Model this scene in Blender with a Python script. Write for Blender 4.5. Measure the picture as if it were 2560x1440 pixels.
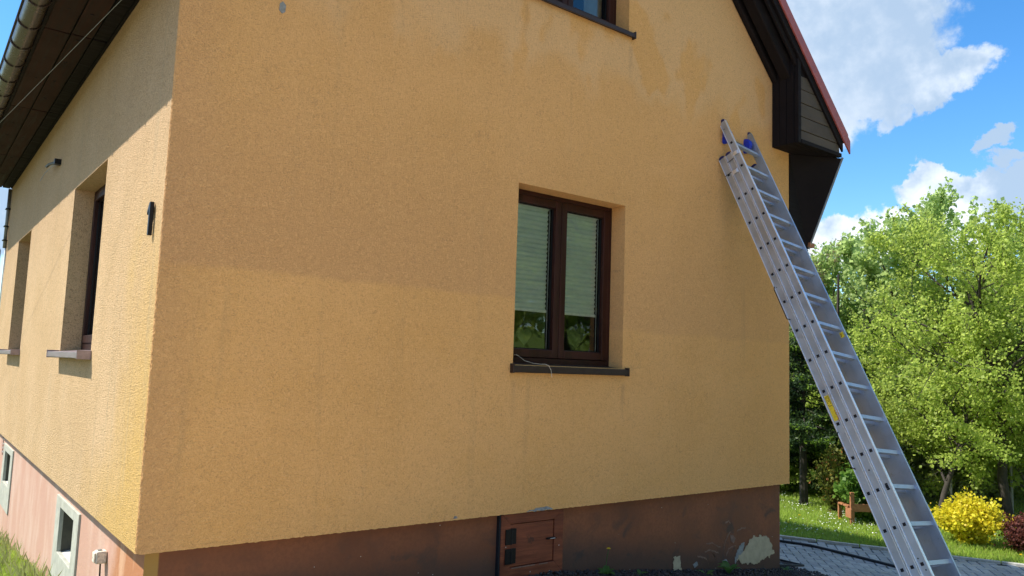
import bpy, bmesh, math, random
import numpy as np
from mathutils import Vector, Matrix, noise as mnoise
random.seed(7); rng = np.random.default_rng(7)
for o in list(bpy.data.objects): bpy.data.objects.remove(o)
S = bpy.context.scene
col = S.collection
# ------------------------------------------------------------------ camera
cam_d = bpy.data.cameras.new('camera'); cam = bpy.data.objects.new('camera', cam_d); col.objects.link(cam)
CR = np.array([[0.78835249, -0.61427227, 0.03420436], [0.09010334, 0.06028341, -0.99410628], [0.60858996, 0.78678809, 0.10287256]])
CC = np.array([-1.01585398, -4.35048592, 1.0])
FPX = 1946.6
cam.matrix_world = Matrix(((CR[0][0], -CR[1][0], -CR[2][0], CC[0]), (CR[0][1], -CR[1][1], -CR[2][1], CC[1]),
                           (CR[0][2], -CR[1][2], -CR[2][2], CC[2]), (0, 0, 0, 1)))
cam_d.sensor_width = 36; cam_d.lens = 36 * FPX / 2560; cam_d.clip_start = 0.05; cam_d.clip_end = 2000
S.camera = cam
def in_view(p, m=0):
    q = CR @ (np.array(p) - CC)
    if q[2] < .1: return False
    u = 1280 + FPX * q[0] / q[2]; v = 720 + FPX * q[1] / q[2]
    return -m < u < 2560 + m and -m < v < 1440 + m
# ------------------------------------------------------------------ light
S.view_settings.view_transform = 'Standard'; S.view_settings.look = 'None'
S.view_settings.gamma = 1; S.view_settings.use_curve_mapping = False
S.view_settings.exposure = 1.57
EL = math.radians(51.6); SH = (-.79, .613)
SUND = Vector((SH[0] * math.cos(EL), SH[1] * math.cos(EL), math.sin(EL))).normalized()   # towards the sun
sun_d = bpy.data.lights.new('sun', 'SUN'); sun_d.energy = 2.7; sun_d.angle = math.radians(.53); sun_d.color = (1, .94, .84)
sun = bpy.data.objects.new('sun', sun_d); col.objects.link(sun)
sun.rotation_euler = SUND.to_track_quat('Z', 'Y').to_euler()
W = bpy.data.worlds.new('World'); S.world = W; W.use_nodes = True
class NT:
    def __init__(s, nt): s.t = nt; s.n = nt.nodes; s.l = nt.links
    def new(s, typ, **k):
        n = s.n.new(typ)
        for a, b in k.items(): setattr(n, a, b)
        return n
    def put(s, inp, v):
        if isinstance(v, bpy.types.NodeSocket): s.l.new(v, inp)
        elif isinstance(v, (tuple, list)) and inp.type == 'RGBA' and len(v) == 3: inp.default_value = (*v, 1)
        else: inp.default_value = v
    def math(s, op, a, b=0., c=None, clamp=False):
        n = s.new('ShaderNodeMath', operation=op, use_clamp=clamp); s.put(n.inputs[0], a); s.put(n.inputs[1], b)
        if c is not None: s.put(n.inputs[2], c)
        return n.outputs[0]
    def vmath(s, op, a, b=(0, 0, 0), sc=None):
        n = s.new('ShaderNodeVectorMath', operation=op); s.put(n.inputs[0], a)
        if op == 'SCALE': s.put(n.inputs[3], sc)
        else: s.put(n.inputs[1], b)
        return n.outputs['Value'] if op in ('DOT_PRODUCT', 'LENGTH', 'DISTANCE') else n.outputs[0]
    def noise(s, vec, scale, detail=4, rough=.55, dim='3D', dist=0.):
        n = s.new('ShaderNodeTexNoise'); n.noise_dimensions = dim; s.put(n.inputs['Vector'], vec)
        n.inputs['Scale'].default_value = scale; n.inputs['Detail'].default_value = detail
        n.inputs['Roughness'].default_value = rough; n.inputs['Distortion'].default_value = dist
        return n.outputs[0]
    def noisec(s, vec, scale, detail=4, rough=.55):
        n = s.new('ShaderNodeTexNoise'); s.put(n.inputs['Vector'], vec)
        n.inputs['Scale'].default_value = scale; n.inputs['Detail'].default_value = detail; n.inputs['Roughness'].default_value = rough
        return n.outputs[1]
    def step(s, v, a, b, c=0., d=1., smooth=True):
        n = s.new('ShaderNodeMapRange'); n.interpolation_type = 'SMOOTHSTEP' if smooth else 'LINEAR'
        s.put(n.inputs[0], v); s.put(n.inputs[1], a); s.put(n.inputs[2], b); s.put(n.inputs[3], c); s.put(n.inputs[4], d)
        return n.outputs[0]
    def mix(s, f, a, b, blend='MIX'):
        n = s.new('ShaderNodeMix', data_type='RGBA', blend_type=blend); s.put(n.inputs[0], f); s.put(n.inputs[6], a); s.put(n.inputs[7], b)
        return n.outputs[2]
    def sep(s, v):
        n = s.new('ShaderNodeSeparateXYZ'); s.put(n.inputs[0], v); return n.outputs
    def comb(s, x, y, z):
        n = s.new('ShaderNodeCombineXYZ'); s.put(n.inputs[0], x); s.put(n.inputs[1], y); s.put(n.inputs[2], z); return n.outputs[0]
    def bump(s, h, strength=.5, dist=.01, normal=None):
        n = s.new('ShaderNodeBump'); n.inputs['Strength'].default_value = strength; n.inputs['Distance'].default_value = dist
        s.put(n.inputs['Height'], h)
        if normal is not None: s.l.new(normal, n.inputs['Normal'])
        return n.outputs[0]
w = NT(W.node_tree); w.n.clear()
sky = w.new('ShaderNodeTexSky', sky_type='NISHITA'); sky.sun_disc = False; sky.sun_elevation = EL
sky.sun_rotation = math.atan2(SH[0], SH[1]); sky.altitude = 300; sky.air_density = 1.0; sky.dust_density = .3; sky.ozone_density = 2.5
tc = w.new('ShaderNodeTexCoord').outputs['Generated']
D = w.vmath('NORMALIZE', tc)
warp = w.vmath('SCALE', w.vmath('SUBTRACT', w.noisec(D, 7, 7, .62), (.5, .5, .5)), sc=.16)
Dw = w.vmath('ADD', D, warp)
def cray(u, v):
    d = CR.T @ np.array([(u - 1280) / FPX, (v - 720) / FPX, 1]); return d / np.linalg.norm(d)
# cumulus banks: (pixel centre of the bank in the photograph -> direction, half length, half height, tilt, density)
CL = [(2060, 50, 280, 220, 30, 1.0), (2230, -30, 230, 95, 28, 1.0), (1990, 230, 190, 150, -30, .9), (2330, 190, 105, 62, 40, 1.0), (2130, 215, 165, 95, 5, .95),
      (2150, 275, 75, 35, -10, .6), (2395, 150, 40, 36, 0, .8), (2440, 490, 140, 62, -5, 1.2), (2330, 445, 42, 50, 70, 1.1), (2500, 345, 42, 26, 30, .8), (2540, 400, 40, 30, 0, .8), (2100, 610, 160, 60, 0, 1.0),
      (2320, 600, 150, 60, -15, 1.0), (2650, 520, 160, 90, 0, 1.0), (10, 560, 150, 60, 0, .8), (2245, 305, 45, 28, 35, .6)]
dens = None
for u, v, a, b, t, k in CL:
    c = Vector(cray(u, v)); rt = Vector(CR[0]); ux = (rt - c * rt.dot(c)).normalized(); uy = c.cross(ux).normalized()
    if uy.z < 0: uy = -uy
    ct, st = math.cos(math.radians(t)), math.sin(math.radians(t))
    ax = (ux * ct + uy * st) * (FPX / a * .92); ay = (uy * ct - ux * st) * (FPX / b * .92)
    rel = w.vmath('SUBTRACT', Dw, tuple(c))
    x = w.vmath('DOT_PRODUCT', rel, tuple(ax)); y = w.vmath('DOT_PRODUCT', rel, tuple(ay)); z = w.vmath('DOT_PRODUCT', rel, tuple(c * 6))
    r = w.vmath('LENGTH', w.comb(x, y, z))
    d = w.step(r, 1.25, .55, 0., k)
    dens = d if dens is None else w.math('MAXIMUM', dens, d)
# the same kind of broken cumulus over the rest of the sky
cx_, cy_, cz_ = w.sep(D)
flat = w.vmath('SCALE', D, sc=1.0)
pl = w.comb(w.math('DIVIDE', cx_, w.math('ADD', w.math('MAXIMUM', cz_, 0.), .35)), w.math('DIVIDE', cy_, w.math('ADD', w.math('MAXIMUM', cz_, 0.), .35)), 0.)
gen = w.noise(pl, 1.9, 7, .58)
gmask = w.step(w.vmath('DOT_PRODUCT', D, tuple(cray(2300, 300))), .93, .78, 0., 1.)
gm2 = w.step(w.vmath('DOT_PRODUCT', D, tuple(cray(50, 150))), .97, .9, 0., 1.)
gen = w.math('MULTIPLY', w.math('MULTIPLY', w.step(gen, .44, .58), gmask), gm2)
dens = w.math('MAXIMUM', dens, gen)
edge = w.noise(D, 16, 7, .65)
dens = w.step(w.math('ADD', dens, w.math('MULTIPLY', w.math('SUBTRACT', edge, .5), 1.05)), .32, .74)
shade = w.step(w.noise(w.vmath('ADD', D, (.02, .03, .06)), 7.5, 6, .58), .40, .60)
big = w.vmath('DISTANCE', Dw, tuple(cray(2060, 210)))
shade = w.math('MULTIPLY', shade, w.step(big, .055, .19, .38, 1.))
ccol = w.mix(shade, (1.15, 1.5, 1.95), (2.8, 2.9, 3.0))
hsv = w.new('ShaderNodeHueSaturation'); hsv.inputs['Saturation'].default_value = 1.32; hsv.inputs['Value'].default_value = .56
w.l.new(sky.outputs[0], hsv.inputs['Color'])
hsv.inputs['Hue'].default_value = .50
skyc = w.mix(w.math('MULTIPLY', dens, .93), hsv.outputs[0], ccol)
bg = w.new('ShaderNodeBackground'); w.l.new(skyc, bg.inputs[0]); bg.inputs[1].default_value = .15
out = w.new('ShaderNodeOutputWorld'); w.l.new(bg.outputs[0], out.inputs[0])
# ------------------------------------------------------------------ materials
def mat(name, build):
    m = bpy.data.materials.new(name); m.use_nodes = True; t = NT(m.node_tree); t.n.clear()
    o = t.new('ShaderNodeOutputMaterial'); t.l.new(build(t), o.inputs[0]); return m
def princ(t, color, rough=.6, metal=0., normal=None, spec=.4, **k):
    p = t.new('ShaderNodeBsdfPrincipled'); t.put(p.inputs['Base Color'], color); t.put(p.inputs['Roughness'], rough)
    t.put(p.inputs['Metallic'], metal); p.inputs['Specular IOR Level'].default_value = spec
    if normal is not None: t.l.new(normal, p.inputs['Normal'])
    for a, b in k.items(): t.put(p.inputs[a], b)
    return p.outputs[0]
def pos(t): return t.new('ShaderNodeNewGeometry').outputs['Position']
def objrand(t): return t.new('ShaderNodeObjectInfo').outputs['Random']
def plain(name, color, rough=.6, metal=0., var=.18, scale=30, bump=.0, bscale=200, spec=.4):
    def b(t):
        P = pos(t); n = t.noise(P, scale, 5, .6)
        c = t.mix(t.step(n, .3, .7), tuple(x * (1 - var) for x in color), tuple(min(1, x * (1 + var)) for x in color))
        nn = t.bump(t.noise(P, bscale, 3), bump, .003) if bump else None
        return princ(t, c, t.step(n, .3, .7, rough * .85, min(1, rough * 1.12)), metal, nn, spec)
    return mat(name, b)
def stucco_relief(t, P):
    a = t.noise(P, 62, 3, .62, dist=1.6); b = t.noise(P, 210, 2, .6); c = t.noise(P, 32, 3, .6)
    v = t.new('ShaderNodeTexVoronoi'); v.inputs['Scale'].default_value = 120; t.put(v.inputs['Vector'], P)
    h = t.math('ADD', t.math('MULTIPLY', a, 1.0), t.math('MULTIPLY', b, .35)); h = t.math('ADD', h, t.math('MULTIPLY', v.outputs[0], .5))
    return h, a, c
def stucco_gable(t):
    P = pos(t); x, y, z = t.sep(P)
    h, a, c = stucco_relief(t, P)
    big = t.noise(P, .9, 4, .5); mid = t.noise(P, 3.2, 5, .6); warp = t.noise(P, 2.2, 5, .6)
    colr = t.mix(t.step(big, .35, .65), (.68, .380, .143), (.73, .412, .163))
    colr = t.mix(t.step(mid, .42, .72, 0, .5), colr, (.68, .375, .130))
    # dirt tide line left by old scaffolding and rain splash
    lim = t.math('ADD', t.step(x, 2.3, 3.5, 1.47, 1.31), t.math('MULTIPLY', t.math('SUBTRACT', t.noise(P, 1.6, 4, .6), .5), .10))
    band = t.math('MULTIPLY', t.step(z, lim, t.math('ADD', lim, .05)), t.step(z, t.math('ADD', lim, .15), t.math('ADD', lim, 1.35), 1., .25))
    band = t.math('MULTIPLY', band, t.step(x, -.2, 5.2, .9, .45))
    colr = t.mix(band, colr, (.59, .33, .145))
    # washed pale area high on the wall with hanging tongues
    tong = t.noise(t.comb(t.math('MULTIPLY', x, 1.0), 0., t.math('MULTIPLY', z, .62)), 1.55, 3, .55)
    hi = t.math('ADD', z, t.math('MULTIPLY', t.math('SUBTRACT', tong, .5), 1.7))
    hi = t.math('ADD', hi, t.math('MULTIPLY', t.math('SUBTRACT', warp, .5), .35))
    hi = t.math('ADD', hi, t.math('MULTIPLY', x, -.05))
    pale = t.math('MULTIPLY', t.step(hi, 3.0, 3.32), t.step(tong, .60, .56))
    colr = t.mix(t.math('MULTIPLY', pale, .42), colr, (.72, .485, .27))
    tongue = t.math('MULTIPLY', t.step(tong, .585, .61), t.step(hi, 3.15, 3.4))
    colr = t.mix(t.math('MULTIPLY', tongue, .20), colr, (.72, .385, .11))
    vt = t.math('MULTIPLY', t.step(z, 2.9, 3.3), t.step(x, .6, .1)); colr = t.mix(t.math('MULTIPLY', vt, .5), colr, (.70, .37, .11))
    # darker, dirtier strip beside the corner and under the ground-floor sill
    cor = t.step(t.math('ADD', x, t.math('MULTIPLY', t.math('SUBTRACT', warp, .5), .5)), .35, .0, 0., .45)
    colr = t.mix(cor, colr, (.55, .31, .15))
    st = t.noise(t.comb(t.math('MULTIPLY', x, 9.), y, t.math('MULTIPLY', z, .5)), 1., 4, .6)
    colr = t.mix(t.step(st, .55, .78, 0., .22), colr, (.36, .24, .12))
    for sx, sz, k1 in ((3.505, 3.70, .22), (2.40, 3.70, .16), (3.49, .93, .20), (2.39, .93, .14)):
        dx = t.math('ABSOLUTE', t.math('SUBTRACT', t.math('ADD', x, t.math('MULTIPLY', t.math('SUBTRACT', warp, .5), .05)), sx))
        mk = t.math('MULTIPLY', t.step(dx, .035, .0), t.math('MULTIPLY', t.step(z, sz, sz - .04), t.step(z, sz - .42, sz - .05)))
        colr = t.mix(t.math('MULTIPLY', mk, k1 * 1.3), colr, (.30, .19, .12))
    crv = t.math('ABSOLUTE', t.math('SUBTRACT', t.noise(t.comb(x, 5., z), 1.15, 6, .62), .5))
    colr = t.mix(t.math('MULTIPLY', t.step(crv, .0022, .0006), t.step(mid, .48, .56, 0., .35)), colr, (.30, .18, .10))
    # render grain darker in the pits, paler on the peaks, with dark specks
    colr = t.mix(t.step(a, .47, .34, 0., .36), colr, (.34, .19, .09)); colr = t.mix(t.step(a, .52, .64, 0., .35), colr, (.86, .52, .24))
    colr = t.mix(t.step(t.noise(P, 26, 4, .7), .56, .74, 0., .14), colr, (.36, .22, .12))
    colr = t.mix(t.step(t.noise(P, 110, 2), .68, .74, 0., .5), colr, (.16, .10, .06))
    return princ(t, colr, .93, 0, t.bump(h, 1.0, .0065), .15)
def stucco_side(t):
    P = pos(t); x, y, z = t.sep(P)
    h, a, c = stucco_relief(t, P)
    mid = t.noise(P, 1.4, 5, .6); dg = t.noise(t.comb(x, t.math('ADD', y, z), t.math('MULTIPLY', t.math('SUBTRACT', z, y), .25)), 1.7, 4, .6)
    colr = t.mix(t.step(mid, .35, .68), (.58, .395, .21), (.64, .445, .25))
    yel = t.math('MULTIPLY', t.step(t.math('ADD', t.math('ADD', y, z), t.math('MULTIPLY', mid, 1.4)), 2.6, 1.2), 1.)
    colr = t.mix(yel, colr, (.60, .39, .13))
    y2 = t.math('MULTIPLY', t.step(t.vmath('DISTANCE', P, (0, .35, 1.45)), .55, .15), t.step(mid, .3, .6))
    colr = t.mix(t.math('MULTIPLY', y2, .8), colr, (.58, .38, .13))
    colr = t.mix(t.step(dg, .52, .72, 0., .32), colr, (.45, .32, .17))
    darkened = t.math('MULTIPLY', t.step(t.math('ADD', z, t.math('MULTIPLY', mid, .5)), 1.7, 3.1), .42)  # wall tone grows darker towards the top
    colr = t.mix(darkened, colr, (.44, .285, .185))
    st = t.noise(t.comb(x, t.math('MULTIPLY', y, 12.), t.math('MULTIPLY', z, .6)), 1., 4, .6)
    colr = t.mix(t.step(st, .52, .75, 0., .4), colr, (.40, .32, .2))
    colr = t.mix(t.step(a, .50, .36, 0., .7), colr, (.30, .205, .10)); colr = t.mix(t.step(a, .54, .66, 0., .4), colr, (.72, .53, .31))
    return princ(t, colr, .93, 0, t.bump(h, 1.0, .008), .15)
def plinth_gable(t):
    P = pos(t); x, y, z = t.sep(P); n = t.noise(P, 1.8, 5, .62); f = t.noise(P, 60, 4)
    colr = t.mix(t.step(n, .35, .66), (.165, .060, .030), (.25, .095, .045))
    colr = t.mix(t.step(f, .4, .65, 0., .35), colr, (.14, .055, .03))
    grime = t.math('MULTIPLY', t.step(t.math('ADD', t.math('SUBTRACT', G_line(t, x), z), t.math('MULTIPLY', n, .5)), -.04, .22, 0., .8), 1.)
    colr = t.mix(grime, colr, (.062, .042, .036))
    s = t.noise(t.comb(x, y, z), 4.5, 5, .6, dist=.8)
    colr = t.mix(t.math('MULTIPLY', t.step(s, .56, .70, 0., .75), t.step(z, .02, -.35)), colr, (.052, .042, .038))
    sp = t.new('ShaderNodeTexVoronoi'); sp.inputs['Scale'].default_value = 9; t.put(sp.inputs['Vector'], P)
    colr = t.mix(t.step(sp.outputs[0], .035, .02), colr, (.6, .58, .5))
    colr = t.mix(t.step(x, .135, .125), colr, (.36, .215, .06))
    return princ(t, colr, t.step(n, .3, .7, .55, .8), 0, t.bump(t.math('ADD', f, t.math('MULTIPLY', n, 2)), .35, .004), .3)
def G_line(t, x): return t.step(x, 2.4, 6., -.42, -.80, smooth=False)
def plinth_side(t):
    P = pos(t); x, y, z = t.sep(P); n = t.noise(P, 2.2, 5, .6); f = t.noise(P, 45, 5, .65)
    st = t.noise(t.comb(x, t.math('MULTIPLY', y, 3.2), t.math('MULTIPLY', z, 1.3)), 1., 4, .6)
    colr = t.mix(t.step(st, .38, .68), (.52, .31, .23), (.58, .40, .31))
    cor = t.step(t.math('ADD', y, t.math('MULTIPLY', n, .8)), 1.35, .95)
    colr = t.mix(cor, colr, t.mix(t.step(st, .5, .62), (.42, .185, .085), (.56, .33, .2)))
    colr = t.mix(t.step(f, .5, .75, 0., .25), colr, (.40, .22, .16))
    colr = t.mix(t.math('MULTIPLY', t.step(z, -.12, -.02), .25), colr, (.3, .2, .17))  # shadow below the plaster overhang painted along the top of the plinth
    ck = t.math('ABSOLUTE', t.math('SUBTRACT', t.math('ADD', y, t.math('MULTIPLY', t.noise(t.comb(0., 0., z), 6, 4), .06)), 6.07))
    colr = t.mix(t.step(ck, .006, .003), colr, (.3, .13, .09))
    return princ(t, colr, .85, 0, t.bump(t.math('ADD', f, t.math('MULTIPLY', n, 1.5)), .5, .006), .25)
def wood(name, c0, c1, axis=0, rough=.6, scale=1., worn=0., spec=.35):
    def b(t):
        tcn = t.new('ShaderNodeTexCoord').outputs['Object']; R = objrand(t)
        off = t.vmath('ADD', tcn, t.comb(t.math('MULTIPLY', R, 31.), t.math('MULTIPLY', R, 17.), t.math('MULTIPLY', R, 7.)))
        x, y, z = t.sep(off); k = [22 * scale] * 3; k[axis] = 1.4 * scale
        v = t.comb(t.math('MULTIPLY', x, k[0]), t.math('MULTIPLY', y, k[1]), t.math('MULTIPLY', z, k[2]))
        g = t.noise(v, 1.6, 6, .65, dist=.5); bl = t.noise(off, 3, 4)
        colr = t.mix(t.step(g, .34, .66), c0, c1); colr = t.mix(t.step(bl, .35, .7, 0., .45), colr, tuple(q * .55 for q in c0))
        colr = t.mix(t.math('MULTIPLY', t.math('SUBTRACT', R, .5), .35), colr, tuple(q * 1.3 for q in c1))
        if worn: colr = t.mix(t.step(t.noise(off, 9, 5), .62, .7, 0., worn), colr, (.04, .02, .015))
        return princ(t, colr, t.step(g, .3, .7, rough * .8, min(1, rough * 1.2)), 0, t.bump(g, .35, .003), spec)
    return mat(name, b)
def leafmat(name, c0, c1, trans=.5, dark=.6, hue=None):
    def b(t):
        g = t.new('ShaderNodeNewGeometry'); r = g.outputs['Random Per Island']
        n = t.noise(g.outputs['Position'], .9, 3)
        c = t.mix(r, c0, c1); c = t.mix(t.step(n, .35, .65, 0., .45), c, tuple(q * dark for q in c0))
        if hue: c = t.mix(t.step(r, .8, .95, 0., .8), c, hue)
        p = princ(t, c, .5, 0, None, .3)
        tr = t.new('ShaderNodeBsdfTranslucent'); t.put(tr.inputs[0], t.mix(.5, c, tuple(min(1, q * 1.9) for q in c1)))
        m = t.new('ShaderNodeMixShader'); m.inputs[0].default_value = trans; t.l.new(p, m.inputs[1]); t.l.new(tr.outputs[0], m.inputs[2]); return m.outputs[0]
    return mat(name, b)
def glassmat(t):
    f = t.new('ShaderNodeFresnel'); f.inputs[0].default_value = 1.62
    ff = t.math('ADD', t.math('MULTIPLY', f.outputs[0], 1.2), .03, clamp=True)
    tr = t.new('ShaderNodeBsdfTransparent'); tr.inputs[0].default_value = (.72, .78, .74, 1)
    P = pos(t)
    gl = t.new('ShaderNodeBsdfGlossy'); gl.inputs['Roughness'].default_value = .02; gl.inputs[0].default_value = (.95, 1, .98, 1)
    t.l.new(t.bump(t.noise(P, 2.2, 2), .08, .03), gl.inputs['Normal'])
    m = t.new('ShaderNodeMixShader'); t.l.new(ff, m.inputs[0]); t.l.new(tr.outputs[0], m.inputs[1]); t.l.new(gl.outputs[0], m.inputs[2]); return m.outputs[0]
def alu(t):
    P = t.new('ShaderNodeTexCoord').outputs['Object']; n = t.noise(P, 5, 5, .6); s = t.noise(P, 70, 4, .6)
    c = t.mix(t.step(n, .3, .7), (.38, .44, .53), (.49, .55, .64)); c = t.mix(t.step(s, .66, .74, 0., .7), c, (.16, .15, .14))
    c = t.mix(t.step(t.noise(P, 14, 5, .7), .60, .72, 0., .45), c, (.33, .32, .30))
    return princ(t, c, t.step(n, .3, .7, .36, .55), .8, t.bump(s, .08, .001), .5)
def ground(t):
    P = pos(t); n = t.noise(P, 1.1, 5, .6); f = t.noise(P, 25, 5, .7)
    c = t.mix(t.step(n, .35, .65), (.115, .115, .045), (.15, .145, .06)); c = t.mix(t.step(t.sep(P)[0], 6.2, 7.5), c, (.15, .21, .045)); c = t.mix(t.step(f, .5, .75, 0., .5), c, (.10, .095, .045))
    return princ(t, c, .95, 0, t.bump(f, .6, .02), .1)
def pavermat(t):
    R = objrand(t); P = pos(t); f = t.noise(P, 80, 4, .7); b = t.noise(P, 2.0, 4, .6)
    rb = t.new('ShaderNodeNewGeometry').outputs['Random Per Island']
    c = t.mix(t.math('FRACT', t.math('ADD', R, rb)), (.27, .28, .30), (.42, .43, .44)); c = t.mix(t.step(b, .4, .7, 0., .55), c, (.22, .225, .20))
    c = t.mix(t.step(f, .45, .75, 0., .4), c, (.18, .18, .18))
    return princ(t, c, .62, 0, t.bump(f, .5, .003), .5)
M = {}
M['gable'] = mat('ochre_render_gable', stucco_gable); M['side'] = mat('ochre_render_side', stucco_side)
M['plinthg'] = mat('brown_plinth', plinth_gable); M['plinths'] = mat('salmon_plinth', plinth_side)
M['soffit'] = wood('stained_soffit_boards', (.016, .0085, .0075), (.052, .027, .023), 1, .7, spec=.1)
M['dark'] = wood('black_brown_timber', (.0085, .0065, .008), (.015, .012, .013), 0, .75, spec=.12)
M['siding'] = wood('weathered_dark_boards', (.060, .046, .036), (.092, .072, .056), 0, .75, 2.)
M['hatch'] = wood('red_brown_stained_wood', (.145, .036, .018), (.26, .074, .034), 0, .5, 1.6, .7)
M['bench'] = wood('orange_brown_wood', (.30, .115, .05), (.42, .19, .09), 0, .6)
M['frame'] = wood('mahogany_window_profile', (.026, .0085, .006), (.044, .014, .010), 2, .45, .5, spec=.2)
M['sillm'] = plain('brown_sheet_metal', (.030, .018, .017), .45, .2, .2, 20)
M['sillv'] = plain('violet_grey_sheet_metal', (.30, .24, .25), .4, .5, .15, 20)  # violet-grey sheet metal of the side wall sills
M['red'] = plain('red_roof_metal', (.34, .085, .078), .45, .1, .12, 12)
M['gutter'] = plain('brown_gutter_metal', (.028, .019, .017), .30, .0, .15, 8, spec=.5)
M['black'] = plain('black_iron', (.012, .012, .014), .45, .5, .2, 60)
M['glass'] = mat('window_glass', glassmat)
M['blind'] = plain('pleated_blind_fabric', (.66, .72, .70), .85, 0, .05, 20)
M['white'] = plain('white_plastic', (.85, .85, .83), .5, 0, .1, 30)
M['cream'] = plain('aged_cream_plastic', (.66, .60, .48), .6, 0, .25, 60)
M['conc'] = plain('grey_cement_render', (.43, .43, .36), .9, 0, .12, 14, .4, 90)
M['conclit'] = plain('sunlit_cement', (.62, .60, .53), .9, 0, .1, 14, .3, 90)  # lit copy of the cement: sunlight on the sill slope put into the colour
M['reveal'] = plain('shaded_cement', (.085, .08, .06), .95, 0, .2, 12)  # shaded copy of the cement: recess shade put into the colour
M['darkpane'] = plain('matt_dark_pane', (.02, .02, .016), .6, 0, .35, 6)  # matt, dark, opaque panes of the basement windows
M['bare'] = plain('bare_cream_render', (.43, .365, .25), .92, 0, .12, 16, .5, 120)
M['bareg'] = plain('grey_base_coat', (.24, .25, .25), .92, 0, .25, 40, .5, 120)
M['scuff'] = plain('pale_scuffed_paint', (.20, .125, .095), .85, 0, .25, 40)
M['room'] = plain('room_wall', (.10, .09, .08), .9, 0, .1, 4)
M['alu'] = mat('aluminium', alu)
M['aluE'] = plain('bright_aluminium', (.78, .80, .83), .34, .7, .08, 60)  # paler aluminium for flanges, clamps and the bolt glint
M['blue'] = plain('blue_rubber', (.012, .035, .42), .42, 0, .15, 30)
M['bluecap'] = plain('dark_blue_cap', (.010, .017, .11), .5, 0, .15, 30)
M['yellow'] = plain('yellow_sticker', (.72, .56, .03), .5, 0, .1, 60)
M['ink'] = plain('dark_ink', (.10, .02, .01), .6)
M['inkr'] = plain('red_ink', (.40, .05, .02), .6)
M['hole'] = plain('dark_bore', (.006, .008, .014), .7)
M['ground'] = mat('soil_and_turf', ground); M['paver'] = mat('grey_concrete_paver', pavermat)
M['joint'] = plain('dark_joint_sand', (.022, .024, .020), .95, 0, .4, 40)
M['kerb'] = plain('pale_concrete_kerb', (.42, .41, .37), .9, 0, .15, 20, .3)
M['heart'] = plain('pale_green_felt', (.12, .165, .06), .9, 0, .2, 30)
M['bounce_yard'] = plain('sandy_bounce_gravel', (.62, .50, .36), .9, 0, .2, 20, .4, 60)
M['gravel'] = plain('dark_gravel', (.030, .028, .030), .55, 0, .6, 35, .3)
M['hose'] = plain('black_rubber_hose', (.014, .015, .018), .5)
M['grass'] = leafmat('grass_blades', (.25, .37, .05), (.38, .50, .09), .4, .8, (.26, .24, .09))
M['grassdry'] = leafmat('tall_grass_blades', (.17, .23, .06), (.32, .34, .14), .35, .8, (.30, .24, .13))
M['daisy'] = plain('daisy_petals', (.80, .80, .76), .7)
M['dandy'] = plain('dandelion_yellow', (.80, .58, .01), .7)
M['weed'] = leafmat('weed_leaf', (.05, .12, .03), (.09, .20, .045), .4)
M['lime'] = leafmat('young_fruit_tree_leaves', (.25, .35, .055), (.44, .53, .11), .56, .5)
M['maple'] = leafmat('young_maple_leaves', (.24, .36, .10), (.42, .53, .19), .55, .5)
M['rowan'] = leafmat('bronze_spring_leaves', (.17, .13, .075), (.24, .22, .10), .45)
M['spruce'] = leafmat('dark_spruce_needles', (.018, .045, .014), (.045, .085, .022), .2, .5)
M['sprtip'] = leafmat('fresh_spruce_tips', (.12, .22, .025), (.20, .32, .04), .4, .7)
M['wood_f'] = leafmat('woodland_leaves', (.20, .29, .06), (.36, .45, .11), .58, .6)
M['yelbush'] = leafmat('golden_spirea_leaves', (.58, .49, .02), (.74, .66, .045), .4, .7, (.60, .40, .03))
M['redbush'] = leafmat('barberry_leaves', (.095, .028, .026), (.17, .055, .04), .35, .6)
M['grbush'] = leafmat('bright_shrub_leaves', (.10, .20, .03), (.17, .30, .05), .45, .7)
M['rosebush'] = leafmat('rose_leaves', (.13, .17, .035), (.24, .25, .05), .45, .7, (.42, .13, .05))
M['bark'] = plain('dark_bark', (.045, .038, .032), .9, 0, .4, 14, .8, 40)
M['barkl'] = plain('grey_bark', (.12, .11, .09), .9, 0, .4, 14, .8, 40)
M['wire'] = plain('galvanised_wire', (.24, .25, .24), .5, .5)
M['post'] = plain('weathered_grey_post', (.26, .26, .24), .85, 0, .2, 30)
M['mesh'] = plain('dark_grille', (.02, .024, .03), .5)
M['stick'] = plain('dry_wood', (.16, .11, .07), .9)
M['nail'] = plain('paint_specks', (.55, .52, .46), .6)
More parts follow.
